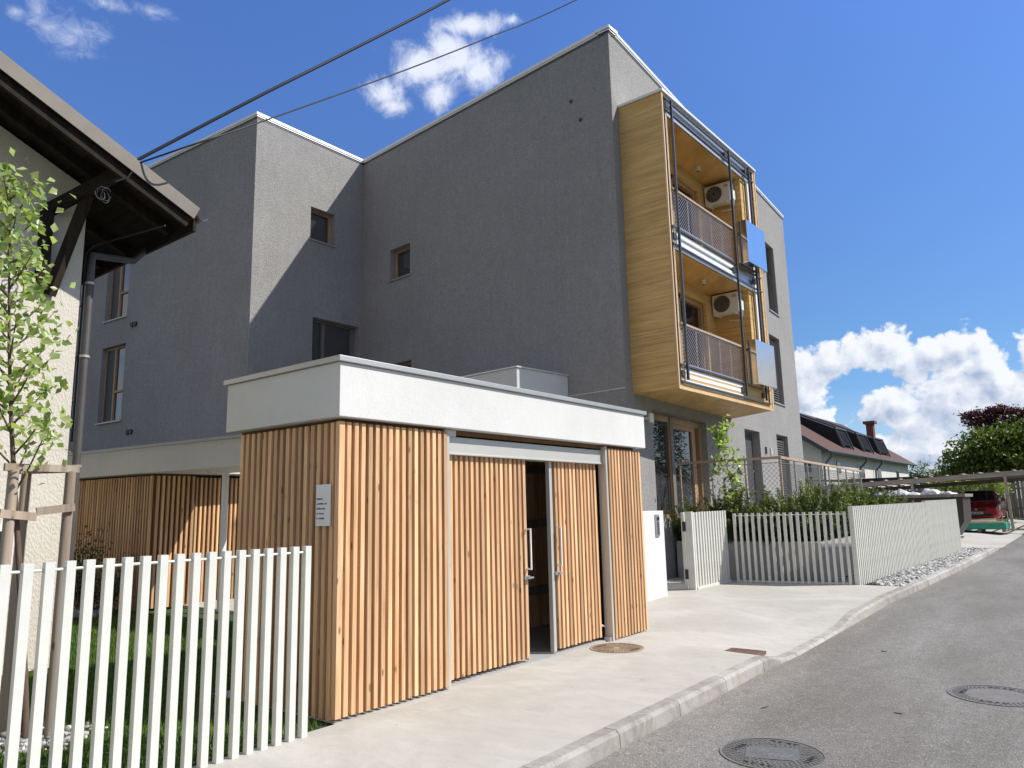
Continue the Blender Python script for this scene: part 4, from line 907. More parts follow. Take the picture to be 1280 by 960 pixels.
# twiggy saplings and climbing sapling helper
def sapling(name, base, h, label, nbr, nl, leaf, mat, spread, lean=(0, 0), z_first=.4, tr=.02, drop_=0.0, group=None, up=.8, rg=None, stem=None):
    rg = rg or random.Random(3); r = thing(name, base, label, 'tree', group); b = Vector(base); q = MB()
    main = [b+Vector((lean[0]*t+.02*math.sin(7*t), lean[1]*t+.02*math.cos(5*t), h*t)) for t in (0, .12, .25, .4, .55, .7, .85, 1)]
    q.tube(main, [tr*(1.15-1.0*t) for t in (0, .12, .25, .4, .55, .7, .85, 1)], 10); P_, T_ = [], []
    def at(t):
        k = t*7; i = min(int(k), 6); return main[i].lerp(main[i+1], k-i)
    for i in range(nbr):
        t = z_first+(1-z_first)*(i/(nbr-1))**.9*.97; a = i*2.4+rg.uniform(-.5, .5); s_ = at(t); L = spread*(1.1-.75*((t-z_first)/(1-z_first)))*rg.uniform(.6, 1.15)
        d_ = Vector((math.cos(a), math.sin(a), up)).normalized(); pts_ = [s_, s_+d_*L*.4, s_+d_*L*.75+Vector((0, 0, .06*L)), s_+d_*L+Vector((0, 0, .12*L-drop_*L))]
        q.tube(pts_, [tr*.36, tr*.26, tr*.18, tr*.08], 5)
        for j in range(nl):
            u_ = rg.uniform(.35, 1.08); k = min(u_*3, 2.999); i_ = int(k); c = pts_[i_].lerp(pts_[i_+1], k-i_)
            dd_ = .06+.05*rg.random(); c = c+Vector((rg.gauss(0, dd_), rg.gauss(0, dd_), rg.gauss(-.03, dd_))); P_.append(tuple(c)); T_.append(rg.uniform(.1, .9))
    q.build('trunk', stem or M['bark'], r); P_ = np.array(P_); nr = RNG.normal(size=P_.shape)+np.array([.5, .1, .5])
    leaf_object('leaves', P_, nr, leaf, mat, r, np.array(T_), base, .72); return r
sapling('young_tree', (-6.42, 2.30, -.02), 4.25, 'young staked tree with pale green leaves behind the foreground fence', 34, 32, .078, M['leaf_young'], .56, (-.02, -.42), .46, .026, group=None, up=1.0, rg=random.Random(5))
sapling('young_tree', (-5.72, 14.86, .78), 2.55, 'thin leafy sapling leaning left in front of the terrace railing', 17, 26, .115, M['leaf_young'], .42, (-.42, .0), .25, .012, .5, up=.6, rg=random.Random(8))
# twigs low on the left
for i, (x, y, h, lab) in enumerate(((-15.4, 5.75, 1.0, 'sparse dark shrub at the left of the bed below the larch slats'), (-14.2, 5.8, 1.5, 'loose twiggy shrub in the middle of the bed below the larch slats'), (-13.3, 5.85, 1.05, 'small twiggy shrub right in the bed near the clad corner'))):
    rr = thing('shrub', (x, y, 0), lab, 'shrub', 'loose shrubs in the bed behind the lawn'); q = MB(); P_ = []
    for k in range(34):
        a = random.uniform(0, 6.28); s_ = random.uniform(.2, .75); e = Vector((x+math.cos(a)*s_, y+math.sin(a)*s_*.6, h*random.uniform(.4, 1.0))); q.tube([(x, y, 0), (x+math.cos(a)*s_*.4, y+math.sin(a)*s_*.25, e.z*.55), e], [.010, .007, .003], 5)
        for j in range(22): P_.append(tuple(Vector((x, y, 0)).lerp(e, random.uniform(.35, 1.05))+Vector((random.gauss(0, .07), random.gauss(0, .07), random.gauss(0, .05)))))
    q.build('stem', M['bark'], rr); P_ = np.array(P_); leaf_object('foliage', P_, RNG.normal(size=P_.shape)+np.array([0, 0, .6]), .06, M['leaf_dark'], rr, None, (x, y, 0), .6)
# stake frame round the young tree
tg = thing('tree_stakes', (-6.42, 2.3, 0), 'weathered timber stake frame holding the young tree', 'tree guard')
TS = [(-6.36, 2.06), (-6.40, 2.47), (-6.75, 2.28)]
for i, (x, y) in enumerate(TS):
    q = MB(); q.tone = random.random(); q.tube([(x, y, -.1), (x, y, 1.0), (x+.005, y+.004, 1.98)], [.04, .039, .037], 12); q.build('stake', M['stake'], tg)
for (a, b_, z) in (((-6.35, 2.0), (-6.39, 2.53), 2.0), ((-6.39, 2.5), (-6.77, 2.26), 2.0), ((-6.77, 2.26), (-6.35, 2.02), 2.0)):
    q = MB(); q.tone = random.random(); q.bar((*a, z), (*b_, z), .03, .055); q.build('rail', M['stake'], tg)
for (a, b_) in (((-6.30, 1.98, 1.66), (-6.36, 2.24, 1.63)), ((-6.36, 2.24, 1.67), (-6.34, 2.50, 1.70))):
    q = MB(); q.tone = random.random(); q.bar(a, b_, .022, .06); q.build('batten', M['stake'], tg)

# ============ OLD HOUSE AT THE LEFT ============
hs = thing('old_house', (-11, 0, 0), 'old cream roughcast house with dark timber eaves at the left edge', 'house')
XW, YC, XV, YE, ZE, SL = -9.33, 3.56, -8.42, 4.44, 5.37, .452
def rz(y): return ZE+(YE-y)*SL if y > -1.6 else ZE+(YE+1.6)*SL-(-1.6-y)*SL
mb = MB()
gp = [(YC, 0), (YC, rz(YC)-.16), (-1.6, rz(-1.6)-.16), (-6.8, rz(-6.8)-.16), (-6.8, 0)]
vs = [(XW, y, z) for y, z in gp]+[(XW-9, y, z) for y, z in gp]
mb.mesh(vs, [(0, 1, 2, 3, 4), (9, 8, 7, 6, 5)]+[(i, (i+1) % 5, 5+(i+1) % 5, 5+i) for i in range(5)]); mb.build('wall', M['plaster_cream'], hs)
# roof: boards under rafters, metal verge
mb = MB(); ya = YE
for i in range(86):
    y0 = ya-i*.142; y1 = y0-.137
    if y0 > -1.6 > y1: continue
    mb.tone = random.random()
    mb.mesh([(XV-.03, y0, rz(y0)-.12), (XV-.03, y1, rz(y1)-.12), (XW-9.5, y1, rz(y1)-.12), (XW-9.5, y0, rz(y0)-.12), (XV-.03, y0, rz(y0)-.10), (XV-.03, y1, rz(y1)-.10), (XW-9.5, y1, rz(y1)-.10), (XW-9.5, y0, rz(y0)-.10)],
            [(0, 1, 2, 3), (7, 6, 5, 4), (0, 4, 5, 1), (1, 5, 6, 2), (3, 2, 6, 7), (0, 3, 7, 4)])
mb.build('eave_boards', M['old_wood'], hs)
mb = MB(); yr = -1.6
for (a, b_) in ((YE, yr), (yr, -7.7)):
    mb.mesh([(XV+.02, a, rz(a)-.09), (XV+.02, b_, rz(b_)-.09), (XW-9.5, b_, rz(b_)-.09), (XW-9.5, a, rz(a)-.09), (XV+.02, a, rz(a)+.02), (XV+.02, b_, rz(b_)+.02), (XW-9.5, b_, rz(b_)+.02), (XW-9.5, a, rz(a)+.02)],
            [(0, 1, 2, 3), (7, 6, 5, 4), (0, 4, 5, 1), (1, 5, 6, 2), (3, 2, 6, 7), (0, 3, 7, 4)])
mb.build('roof', M['roof_brown'], hs)
mb = MB()
for (a, b_) in ((YE+.02, yr), (yr, -7.7)): mb.bar((XV+.03, a, rz(a)-.045), (XV+.03, b_, rz(b_)-.045), .02, .17, (0, 0, 1))
mb.build('verge_sheet', M['verge'], hs)
mb = MB()
for (a, b_) in ((YE-.05, yr), (yr, -7.7)):
    mb.tone = .3
    mb.bar((XV-.04, a, rz(a)-.20), (XV-.04, b_, rz(b_)-.20), .05, .13); mb.bar((XV-.50, a, rz(a)-.19), (XV-.50, b_, rz(b_)-.19), .09, .12)
for i in range(5):
    x = XW-.75-i*.8; mb.bar((x, YE-.05, rz(YE-.05)-.19), (x, 2.8, rz(2.8)-.19), .09, .12)
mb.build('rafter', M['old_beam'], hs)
mb = MB(); mb.tone = .5; zb = 5.40
mb.bar((XW-.3, 2.96, 5.04), (XV-.04, 3.62, 5.62), .11, .12); mb.build('purlin', M['old_beam'], hs)
mb = MB(); mb.tone = .9; mb.bar((-8.96, 3.42, 5.38), (XW+.03, 3.22, 4.18), .10, .09); mb.build('brace', M['old_beam'], hs)
mb = MB(); mb.bar((XW+.05, 3.12, 4.22), (XW+.05, 3.12, 5.22), .10, .12, (0, 1, 0)); mb.build('wall_post', M['old_beam'], hs)
mb = MB(); mb.bar((XV+.0, YE+.02, ZE-.19), (XW-9.5, YE+.02, ZE-.19), .04, .17); mb.build('eave_fascia', M['old_beam'], hs)
mb = MB(); seg = 8
for k in range(seg):
    a0, a1 = math.pi+math.pi*k/seg, math.pi+math.pi*(k+1)/seg
    mb.poly([(XV+.04, YE+.10+.065*math.cos(a0), ZE-.07+.065*math.sin(a0)), (XV+.04, YE+.10+.065*math.cos(a1), ZE-.07+.065*math.sin(a1)), (XW-9.5, YE+.10+.065*math.cos(a1), ZE-.07+.065*math.sin(a1)), (XW-9.5, YE+.10+.065*math.cos(a0), ZE-.07+.065*math.sin(a0))])
mb.build('gutter', M['zinc'], hs)
mb = MB(); mb.tube([(XW-.35, YE+.10, ZE-.12), (XW-.32, YE-.15, ZE-.42), (XW+.02, YC+.10, 4.78), (XW+.03, YC+.09, 4.5), (XW+.03, YC+.09, 0)], .045, 12); dp = mb.build('downpipe', M['pipe_dark'], hs)
mb = MB()
for z in (.8, 2.2, 3.5, 4.4): mb.ring((XW+.03, YC+.09, z), .045, .056, 0, .03, 16)
mb.build('pipe_clip', M['zinc'], dp)
mb = MB(); mb.tube([(XV-.1, YE-.3, 5.10), (XW+.0, YE-.55, 5.05), (XW-.12, YC+.16, 4.95), (XW-.02, YC+.04, 4.8), (XW-.02, YC+.04, 2.5)], .012, 6); mb.build('wall_cable', M['cable'], hs)
mb = MB(); mb.box(XW-.02, XW+.02, 2.3, 3.08, .95, 1.56); wf = mb.build('window', M['white_metal'], hs); mb = MB(); mb.box(XW+.02, XW+.025, 2.38, 3.02, 1.02, 1.50); mb.build('pane', M['glass'], wf)
# cable coil on the purlin end
mb = MB()
for k in range(4):
    c = Vector((XV-.02+random.uniform(-.03, .03), 3.35+random.uniform(-.05, .1), 5.22+random.uniform(-.03, .03))); a0 = random.uniform(0, 3)
    mb.tube([c+Vector((.02*math.sin(t), .055*math.cos(t+a0), .07*math.sin(t+a0))) for t in np.linspace(0, 5.6, 14)], .006, 5)
mb.tube([(XV+.03, 3.72, 5.72), (XV+.02, 3.62, 5.5), (XV-.03, 3.5, 5.42)], .01, 6)
tag(mb.build('cable_coil', M['cable'], None, 0, (XV, 3.4, 5.2)), 'tangled loops of cable hanging from the old house beam end', 'cable')
# overhead cables
def dirpx(px, py): return CF+CR*((px-640)/F_PX)-CU*((py-480)/F_PX)
def onray(px, py, hd): d_ = dirpx(px, py); k = hd/math.hypot(d_.x, d_.y); return Vector((0, 0, 1.6))+d_*k
def cable(name, pts_, r, label):
    mb = MB(); P_ = [Vector(p) for p in pts_]; out = []
    n = len(P_)
    for i in range(n-1):
        p0 = P_[max(i-1, 0)]; p1, p2 = P_[i], P_[i+1]; p3 = P_[min(i+2, n-1)]
        for k in range(8):
            t = k/8; out.append(.5*((2*p1)+(p2-p0)*t+(2*p0-5*p1+4*p2-p3)*t*t+(3*p1-p0-3*p2+p3)*t**3))
    out.append(P_[-1]); mb.tube(out, r, 8); tag(mb.build(name, M['cable'], None, 0, tuple(P_[0])), label, 'cable', 'overhead cables')
cable('overhead_cable', [(XV+.02, 3.70, 5.74), onray(330, 117, 9.3), onray(440, 62, 9.7), onray(560, 0, 10.3), onray(700, -80, 11.2), onray(1000, -260, 13.5)], .021, 'thicker black overhead cable running up from the old eave, the upper one')
cable('overhead_cable', [(XV+.02, 3.72, 5.71), onray(255, 176, 9.0), onray(330, 151, 9.5), onray(500, 90, 10.6), onray(610, 47, 11.3), onray(720, 0, 12.2), onray(1000, -140, 15)], .0105, 'thinner black overhead cable crossing the white cloud, the lower one')

# ============ STREET IRONWORK ============
def manhole(name, c, r, label, mats, fill_r=.45, square=False, rot=0):
    t = thing(name, c, label, 'manhole cover', 'round iron covers'); x, y, z = c
    q = MB(); q.ring((x, y, z), r*.955, r*1.0, -.02, .006, 56); q.build('ring', mats[0], t)
    q = MB(); q.disc((x, y, z), r*.945, -.03, .002, 56); q.build('lid', mats[1], t)
    q = MB()
    for rr in np.arange(fill_r+.05, .92, .052):
        k = int(rr*62)
        for i in range(k):
            a = 2*math.pi*i/k+rr*9; 
            if square and (abs(math.cos(a+rot)*rr) < .50 and abs(math.sin(a+rot)*rr) < .40): continue
            q.box(x+math.cos(a)*rr*r-.008, x+math.cos(a)*rr*r+.008, y+math.sin(a)*rr*r-.006, y+math.sin(a)*rr*r+.006, z+.001, z+.006)
    q.build('studs', mats[0], t)
    q = MB()
    for s_ in (-1, 1):
        for i in range(4):
            q = MB(); q.box(x+s_*r*.70-.012+i*.004, x+s_*r*.70+.022+i*.004, y-.075+i*.045, y-.055+i*.045, z+.003, z+.0075); q.build('slot', M['black'], t)
            q = MB(); q.box(x-.10+i*.055, x-.07+i*.055, y+s_*r*.76-.009, y+s_*r*.76+.009, z+.003, z+.0075); q.build('slot', M['black'], t)
    if square:
        q = MB(); a = rot; hx, hy = r*.50, r*.38
        c4 = [(x+u*hx*math.cos(a)-v*hy*math.sin(a), y+u*hx*math.sin(a)+v*hy*math.cos(a)) for u, v in ((-1, -1), (.8, -1), (1, -.6), (1, 1), (-.8, 1), (-1, .6))]
        q.prism(c4, z-.01, z+.0055); q.build('plate', mats[2], t)
        q = MB()
        for k in range(7):
            u0 = -.8+.25*k; p0 = (x+u0*hx*.9, y-hy*.5, z+.0075); q.bar(p0, (p0[0]+.02, p0[1]+hy*random.uniform(.3, 1.0), z+.0075), .006, .004)
        q.build('raised_pattern', mats[0], t)
    return t
iron = pm('worn_iron', (0.22, 0.21, 0.19), .6, .25, 14, .4, 120, .3); iron_d = pm('dark_iron', (0.11, 0.105, 0.095), .75, .3, 25, .5, 90, .1); iron_p = pm('blue_grey_iron', (0.125, 0.13, 0.135), .75, .2, 14, .4, 40, .1)
manhole('manhole_cover', (-2.02, 5.44, -.12+.001), .355, 'round iron manhole cover with square centre plate, nearest in the road', (iron, iron_d, iron_p), .0, True, .35)
filled = pm('asphalt_filled_lid', (0.165, 0.155, 0.145), .85, .2, 6, .4, 90)
manhole('manhole_cover', (-.93, 8.08, -.12+.001), .39, 'round iron manhole cover with asphalt filled centre at right of the road', (iron, filled, iron), .62)
sandy = pm('sandy_lid', (0.40, 0.32, 0.22), .85, .15, 9, .5, 60)
manhole('manhole_cover', (-4.60, 7.74, .001), .31, 'sand coloured round cover in pavement below the right sliding door', (pm('tan_ring', (0.30, 0.22, 0.15), .8, .2, 12), sandy, sandy), .1)
dg = thing('drain_grate', (-3.36, 8.37, 0), 'rusty rectangular drain grate in the pavement beside the dropped kerb', 'drain grate')
zz = pz(-3.36, 8.37)+.008
q = MB(); q.box(-3.56, -3.16, 8.17, 8.20, zz-.03, zz+.004); q.box(-3.56, -3.16, 8.54, 8.57, zz-.03, zz+.004); q.box(-3.56, -3.53, 8.2, 8.54, zz-.03, zz+.004); q.box(-3.19, -3.16, 8.2, 8.54, zz-.03, zz+.004); q.build('frame', M['rust'], dg)
q = MB()
for i in range(9): q.box(-3.525+i*.038, -3.503+i*.038, 8.2, 8.54, zz-.02, zz+.002)
q.build('bars', M['rust'], dg); q = MB(); q.box(-3.53, -3.19, 8.2, 8.54, zz-.03, zz-.012); q.build('pit', M['black'], dg)

# twigs and crumbs lying on the asphalt
for i, (x, y, lab) in enumerate(((-2.50, 6.55, 'small curved twig on the asphalt close to the kerb'), (-1.55, 7.0, 'straight little twig on the asphalt between the two road covers'), (-2.2, 9.6, 'tiny twig lying on the asphalt by the lowered kerb'))):
    q = MB(); z = -.116+H(y); q.tube([(x, y, z), (x+.03, y+.03, z+.006), (x+.035, y+.08, z+.004)] if i == 0 else [(x, y, z), (x+.06, y-.02, z+.003)], .004, 5)
    tag(q.build('twig', M['bark'], None, 0, (x, y, z)), lab, 'twig', 'twigs on the road')
# ============ FAR DRIVEWAY: container, pallets, carport, car ============
g29 = H(29)
ct = thing('waste_container', (-5.1, 29.6, g29), 'dark brown steel skip with tapered end heaped with pale sacks', 'container')
mb = MB(); ys_ = (28.6, 30.4)
prof = [(-3.95, g29+.12), (-3.62, g29+.62), (-3.58, g29+1.42), (-7.4, g29+1.42), (-7.4, g29+.12)]
mb.mesh([(x, ys_[0], z) for x, z in prof]+[(x, ys_[1], z) for x, z in prof], [(0, 1, 2, 3, 4), (9, 8, 7, 6, 5)]+[(i, (i+1) % 5, 5+(i+1) % 5, 5+i) for i in (0, 1, 3, 4)]); mb.build('body', M['bin_brown'], ct)
mb = MB(); mb.box(-7.5, -3.5, 28.52, 28.62, g29+1.42, g29+1.52); mb.box(-7.5, -3.5, 30.38, 30.48, g29+1.42, g29+1.52); mb.box(-3.58, -3.5, 28.62, 30.38, g29+1.42, g29+1.52); mb.build('rim', M['grey_boards'], ct)
mb = MB(); mb.disc((-3.88, 28.58, g29+1.08), .10, -.03, 0, 20, 'y'); mb.build('emblem', M['plastic_white'], ct)
mb = MB()
for x in (-4.4, -5.3, -6.2): mb.box(x-.04, x+.04, 28.54, 28.6, g29+.15, g29+1.42)
mb.build('rib', M['bin_brown'], ct)
def sack(c, r, m_, lab):
    v = IV.copy(); 
    import bmesh
    bm = bmesh.new(); bmesh.ops.create_icosphere(bm, subdivisions=3, radius=1)
    for vv in bm.verts:
        k = 1+.35*mnoise.noise(vv.co*2.1+Vector(c))+.14*mnoise.noise(vv.co*5+Vector(c)); vv.co = Vector((vv.co.x*r[0], vv.co.y*r[1], vv.co.z*r[2]))*k
    me = bpy.data.meshes.new('sack'); bm.to_mesh(me); bm.free(); me.materials.append(m_); me.polygons.foreach_set('use_smooth', [True]*len(me.polygons))
    o = bpy.data.objects.new('sack', me); COL.objects.link(o); o.location = c; tag(o, lab, 'sack', 'sacks heaped on the container')
for sx0, sy0, r_, m_, lab in ((-4.05, 28.95, (.28, .3, .15), 'bag_white', 'pale sack at the far right end of the brown container'), (-4.55, 29.05, (.34, .3, .24), 'bag_white', 'tallest white sack right of the middle on the brown container'),
        (-5.05, 28.95, (.26, .3, .14), 'bag_white', 'low pale sack between the two white heaps on the container'), (-5.5, 29.05, (.36, .3, .22), 'bag_white', 'broad white sack left of the middle on the brown container'),
        (-6.0, 28.95, (.25, .3, .15), 'bag_white', 'small pale sack beside the blue one on the container'), (-6.4, 29.0, (.27, .3, .16), 'bag_blue', 'blue sack at the left end of the container heap')):
    sack((sx0, sy0, g29+1.47), r_, M[m_], lab)
g34 = H(34)
pt = thing('pallet_stack', (-3.75, 34.4, g34), 'green plastic wrapped pallet load with loose boards on top', 'pallet')
mb = MB(); mb.box(-4.75, -2.95, 34.0, 35.6, g34+.10, g34+.34); mb.build('green_wrap', M['teal'], pt, 0.03)
mb = MB()
for x in (-4.7, -3.9, -3.1): mb.box(x, x+.12, 34.05, 35.55, g34, g34+.10)
mb.build('bearer', M['grey_boards'], pt)
mb = MB()
for (y, x0, x1, z) in ((34.05, -4.95, -3.0, .36), (34.5, -4.8, -3.1, .38), (35.0, -4.7, -3.0, .37), (35.5, -4.95, -2.95, .42)): mb.tone = random.random(); mb.box(x0, x1, y, y+.14, g34+z-.015, g34+z+.03)
mb.build('board', M['trim_wood'], pt)
q = MB(); z = H(30.3); q.bar((-4.05, 30.3, z+.02), (-3.9, 30.3, z+.03), .2, .04); q.bar((-4.06, 30.3, z+.03), (-4.12, 30.3, z+.38), .05, .04, (1, 0, 0))
tag(q.build('chock', M['brick'], None, 0, (-3.98, 30.3, z)), 'small reddish brown foot stand on concrete past the fence end', 'stand')
# carport
cp = thing('carport', (-4.6, 38, H(38)), 'slim grey timber carport with flat open roof over the red car', 'carport')
def cz(x): return 2.72+(x+2.3)*.045
mb = MB(); mb.bar((-10.5, 36.0, cz(-10.5)-.10), (1.0, 36.3, cz(1.0)-.10), .10, .20); mb.build('front_beam', M['beam_pale'], cp)
mb = MB(); mb.bar((-10.5, 46, cz(-10.5)-.12), (1.0, 46, cz(1.0)-.12), .10, .20); mb.build('rear_beam', M['grey_boards'], cp)
mb = MB()
for i in range(20): x = -10.3+i*.59; mb.tone = random.random(); mb.bar((x, 35.7, cz(x)+.02), (x, 46.2, cz(x)+.01), .07, .05)
mb.build('roof_battens', M['beam_pale'], cp)
mb = MB(); mb.prism([(-10.5, 36.3), (-2.4, 36.3), (-2.4, 46.2), (-10.5, 46.2)], 2.62, 2.64); mb.build('roof_sheet', M['shutter'], cp)
for x, y in ((-2.9, 36.05), (-6.3, 36.05), (-10.2, 36.05), (-2.0, 41), (-2.6, 46), (-6.4, 46), (-10.2, 46), (-1.6, 36.1)):
    q = MB(); q.bar((x, y, H(y)-.05), (x-.05, y, cz(x)-.2), .10, .10, (1, 0, 0)); q.build('post', M['beam_pale'], cp)
# board fence behind
bf = thing('board_fence', (-6, 50, H(50)), 'tall dark board fence behind the carport', 'fence')
mb = MB()
for i in range(62): x = -13.5+i*.19; mb.tone = random.random(); mb.box(x, x+.165, 49.98, 50.0, H(50)-.05, 2.48+random.uniform(-.03, .03))
mb.build('board', M['grey_boards'], bf)
mb = MB()
for z in (1.0, 2.1): mb.box(-13.5, -1.7, 50.0, 50.06, z, z+.1)
mb.build('rail', M['grey_boards'], bf)
# red car
car = thing('parked_car', (-4.65, 43, H(42)), 'red hatchback parked nose out under the carport', 'car')
gz = H(42)
def loft(mb, secs, smooth=True):
    """secs: list of rings (lists of points) joined in order"""
    n = len(secs[0]); vs = [p for s_ in secs for p in s_]
    mb.mesh(vs, [(j*n+i, j*n+(i+1) % n, (j+1)*n+(i+1) % n, (j+1)*n+i) for j in range(len(secs)-1) for i in range(n)], smooth); mb.poly(secs[0][::-1]); mb.poly(secs[-1])
CX, CY = -4.65, 41.0
def ring_(y, hw, z0, z1, r=.12):
    pts_ = []
    for (sx_, sz_, a0) in ((1, 1, 0), (-1, 1, 90), (-1, -1, 180), (1, -1, 270)):
        cx_, cz_ = CX+sx_*(hw-r), (z1-r if sz_ > 0 else z0+r)
        for k in range(4): a = rad(a0+k*30); pts_.append((cx_+r*math.cos(a), y, gz+cz_+r*math.sin(a)))
    return pts_
mb = MB(); loft(mb, [ring_(CY+.0, .72, .32, .72, .10), ring_(CY+.06, .84, .25, .80, .13), ring_(CY+.3, .90, .22, .90, .14), ring_(CY+1.0, .91, .22, 1.0, .12), ring_(CY+1.3, .91, .22, 1.02, .10), ring_(CY+3.6, .91, .22, 1.05, .10), ring_(CY+4.2, .86, .30, 1.0, .12)])
body = mb.build('body', M['car_red'], car)
def tr_(y, hb, ht, z0, z1): return [(CX+hb, y, gz+z0), (CX+ht, y, gz+z1-.05), (CX+ht-.08, y, gz+z1), (CX-ht+.08, y, gz+z1), (CX-ht, y, gz+z1-.05), (CX-hb, y, gz+z0)]
mb = MB(); loft(mb, [tr_(CY+1.15, .80, .78, .98, 1.04), tr_(CY+1.85, .80, .64, .98, 1.52), tr_(CY+2.4, .80, .63, .98, 1.57), tr_(CY+3.6, .80, .62, .98, 1.53), tr_(CY+4.15, .78, .66, .98, 1.06)]); cb_ = mb.build('cabin', M['car_red'], car)
mb = MB(); mb.mesh([(CX-.70, CY+1.20, gz+1.05), (CX+.70, CY+1.20, gz+1.05), (CX+.56, CY+1.80, gz+1.49), (CX-.56, CY+1.80, gz+1.49)], [(0, 1, 2, 3)])
mb.v = [(x, y-.012, z+.014) for x, y, z in mb.v]
for s_ in (-1, 1): mb.poly([(CX+s_*.815, CY+1.5, gz+1.06), (CX+s_*.67, CY+1.95, gz+1.45), (CX+s_*.655, CY+3.5, gz+1.45), (CX+s_*.81, CY+3.9, gz+1.06)])
mb.build('windscreen', M['glass'], cb_)
for s_ in (-1, 1):
    q = MB(); q.mesh([(CX+s_*.42, CY-.004, gz+.66), (CX+s_*.80, CY+.12, gz+.70), (CX+s_*.85, CY+.22, gz+.80), (CX+s_*.44, CY+.03, gz+.77), (CX+s_*.42, CY+.1, gz+.66), (CX+s_*.80, CY+.2, gz+.70), (CX+s_*.85, CY+.3, gz+.80), (CX+s_*.44, CY+.12, gz+.78)], [(0, 1, 2, 3), (0, 1, 5, 4), (3, 2, 6, 7), (1, 2, 6, 5)]); q.build('headlight', M['chrome'], car)
    q = MB(); q.box(CX+s_*.98-.09, CX+s_*.98+.09, CY+1.45, CY+1.6, gz+1.0, gz+1.14); q.build('wing_mirror', M['car_red'], car, .03)
    for yy in (CY+.85, CY+3.4):
        q = MB(); q.disc((CX+s_*.80, yy, gz+.31), .31, -.11, .11, 28, 'x'); wh = q.build('wheel', M['rubber'], car)
        q = MB(); q.disc((CX+s_*.91, yy, gz+.31), .2, -.01, .012, 24, 'x'); q.build('rim', M['grey_metal'], wh)
q = MB(); q.box(CX-.60, CX+.60, CY-.022, CY+.02, gz+.34, gz+.46); q.box(CX-.38, CX+.38, CY-.012, CY+.02, gz+.60, gz+.70); q.build('grille', M['black'], car)
q = MB(); q.box(CX-.26, CX+.26, CY-.035, CY-.022, gz+.44, gz+.55); np_ = q.build('number_plate', M['plastic_white'], car)
q = MB()
for k in range(7): 
    if k != 2: q.box(CX-.20+k*.06, CX-.165+k*.06, CY-.038, CY-.035, gz+.465, gz+.525)
q.build('plate_marks', M['ink'], np_)
q = MB(); q.ring((CX, CY-.02, gz+.66), .042, .055, -.015, 0, 24, 'y'); q.disc((CX, CY-.02, gz+.66), .04, -.006, 0, 20, 'y'); q.build('badge', M['chrome'], car)
# ============ ROW HOUSE BEHIND ============
rh = thing('row_house', (-19.5, 60, H(60)), 'long white row house with brown hipped roof and dark dormers', 'house')
EX, EZ, RX, RZ_, YA, YB = -13.4, 5.0, -19.5, 9.3, 49.5, 79.0
mb = MB(); mb.prism([(-13.9, 50.2), (-13.9, 78), (-25.2, 78), (-25.2, 50.2)], 0, 5.0)
mb.mesh([(-13.9, 50.2, 5.0), (-25.2, 50.2, 5.0), (RX, 50.2, 8.9)], [(0, 1, 2)]); mb.mesh([(-13.9, 78, 5.0), (-25.2, 78, 5.0), (RX, 78, 8.9)], [(0, 1, 2)]); mb.build('wall', M['house_white'], rh)
mb = MB(); th = .2
for (xa, za, xb, zb_) in ((EX, EZ, RX, RZ_), (2*RX-EX, EZ, RX, RZ_)):
    mb.mesh([(xa, YA, za-th), (xa, YB, za-th), (xb, YB, zb_-th), (xb, YA, zb_-th), (xa, YA, za), (xa, YB, za), (xb, YB, zb_), (xb, YA, zb_)], [(0, 1, 2, 3), (7, 6, 5, 4), (0, 4, 5, 1), (1, 5, 6, 2), (3, 2, 6, 7), (0, 3, 7, 4)])
rf = mb.build('roof', M['roof_brown'], rh)
mb = MB(); sl_ = (RZ_-EZ)/(EX-RX)
mb.tube([(EX+.08, YA, EZ-.12), (EX+.08, YB, EZ-.12)], .09, 8); mb.bar((EX, YA-.02, EZ-.14), (RX, YA-.02, RZ_-.14), .05, .26); mb.build('gutter', M['dark_metal'], rh)
for i, y in enumerate((50.4, 59.5, 64.5)):
    q = MB(); q.tube([(EX+.08, y, EZ-.15), (EX+.08, y, EZ-.45), (-13.75, y-.3, EZ-1.0), (-13.8, y-.4, .5)], .07, 8); q.build('downpipe', M['dark_metal'], rh)
def rzx(x): return EZ+(EX-x)*sl_
for i, (y0, y1) in enumerate(((56.2, 58.8), (62.0, 65.0), (67.6, 71.0))):
    x0, x1 = -14.0, -18.9; zt0, zt1 = rzx(x0)+1.45, rzx(x1)+.12
    q = MB(); q.mesh([(x0, y0, rzx(x0)-.1), (x1, y0, rzx(x1)-.1), (x1, y0, zt1), (x0-.5, y0, zt0), (x0, y1, rzx(x0)-.1), (x1, y1, rzx(x1)-.1), (x1, y1, zt1), (x0-.5, y1, zt0)],
                     [(0, 1, 2, 3), (7, 6, 5, 4), (0, 3, 7, 4), (3, 2, 6, 7)]); dm = q.build('dormer', M['slate'], rh)
    q = MB(); q.poly([(x0+.0, y0+.25, rzx(x0)+.2), (x0+.0, y1-.25, rzx(x0)+.2), (x0-.40, y1-.25, zt0-.2), (x0-.40, y0+.25, zt0-.2)]); q.v = [(x+.03, y, z) for x, y, z in q.v]; q.build('pane', M['dark_matte'], dm)
    q = MB()
    for yy in (y0, y1): q.bar((x0+.06, yy, rzx(x0)), (x0-.44, yy, zt0+.04), .10, .10)
    q.bar((x0-.44, y0-.1, zt0+.04), (x0-.44, y1+.1, zt0+.04), .12, .12); q.build('dormer_frame', M['dark_metal'], dm)
q = MB(); q.box(-16.4, -15.8, 74.4, 75.1, 5.5, 8.75); q.box(-16.6, -15.6, 74.2, 75.3, 8.75, 9.0); q.build('chimney', M['brick'], rf)
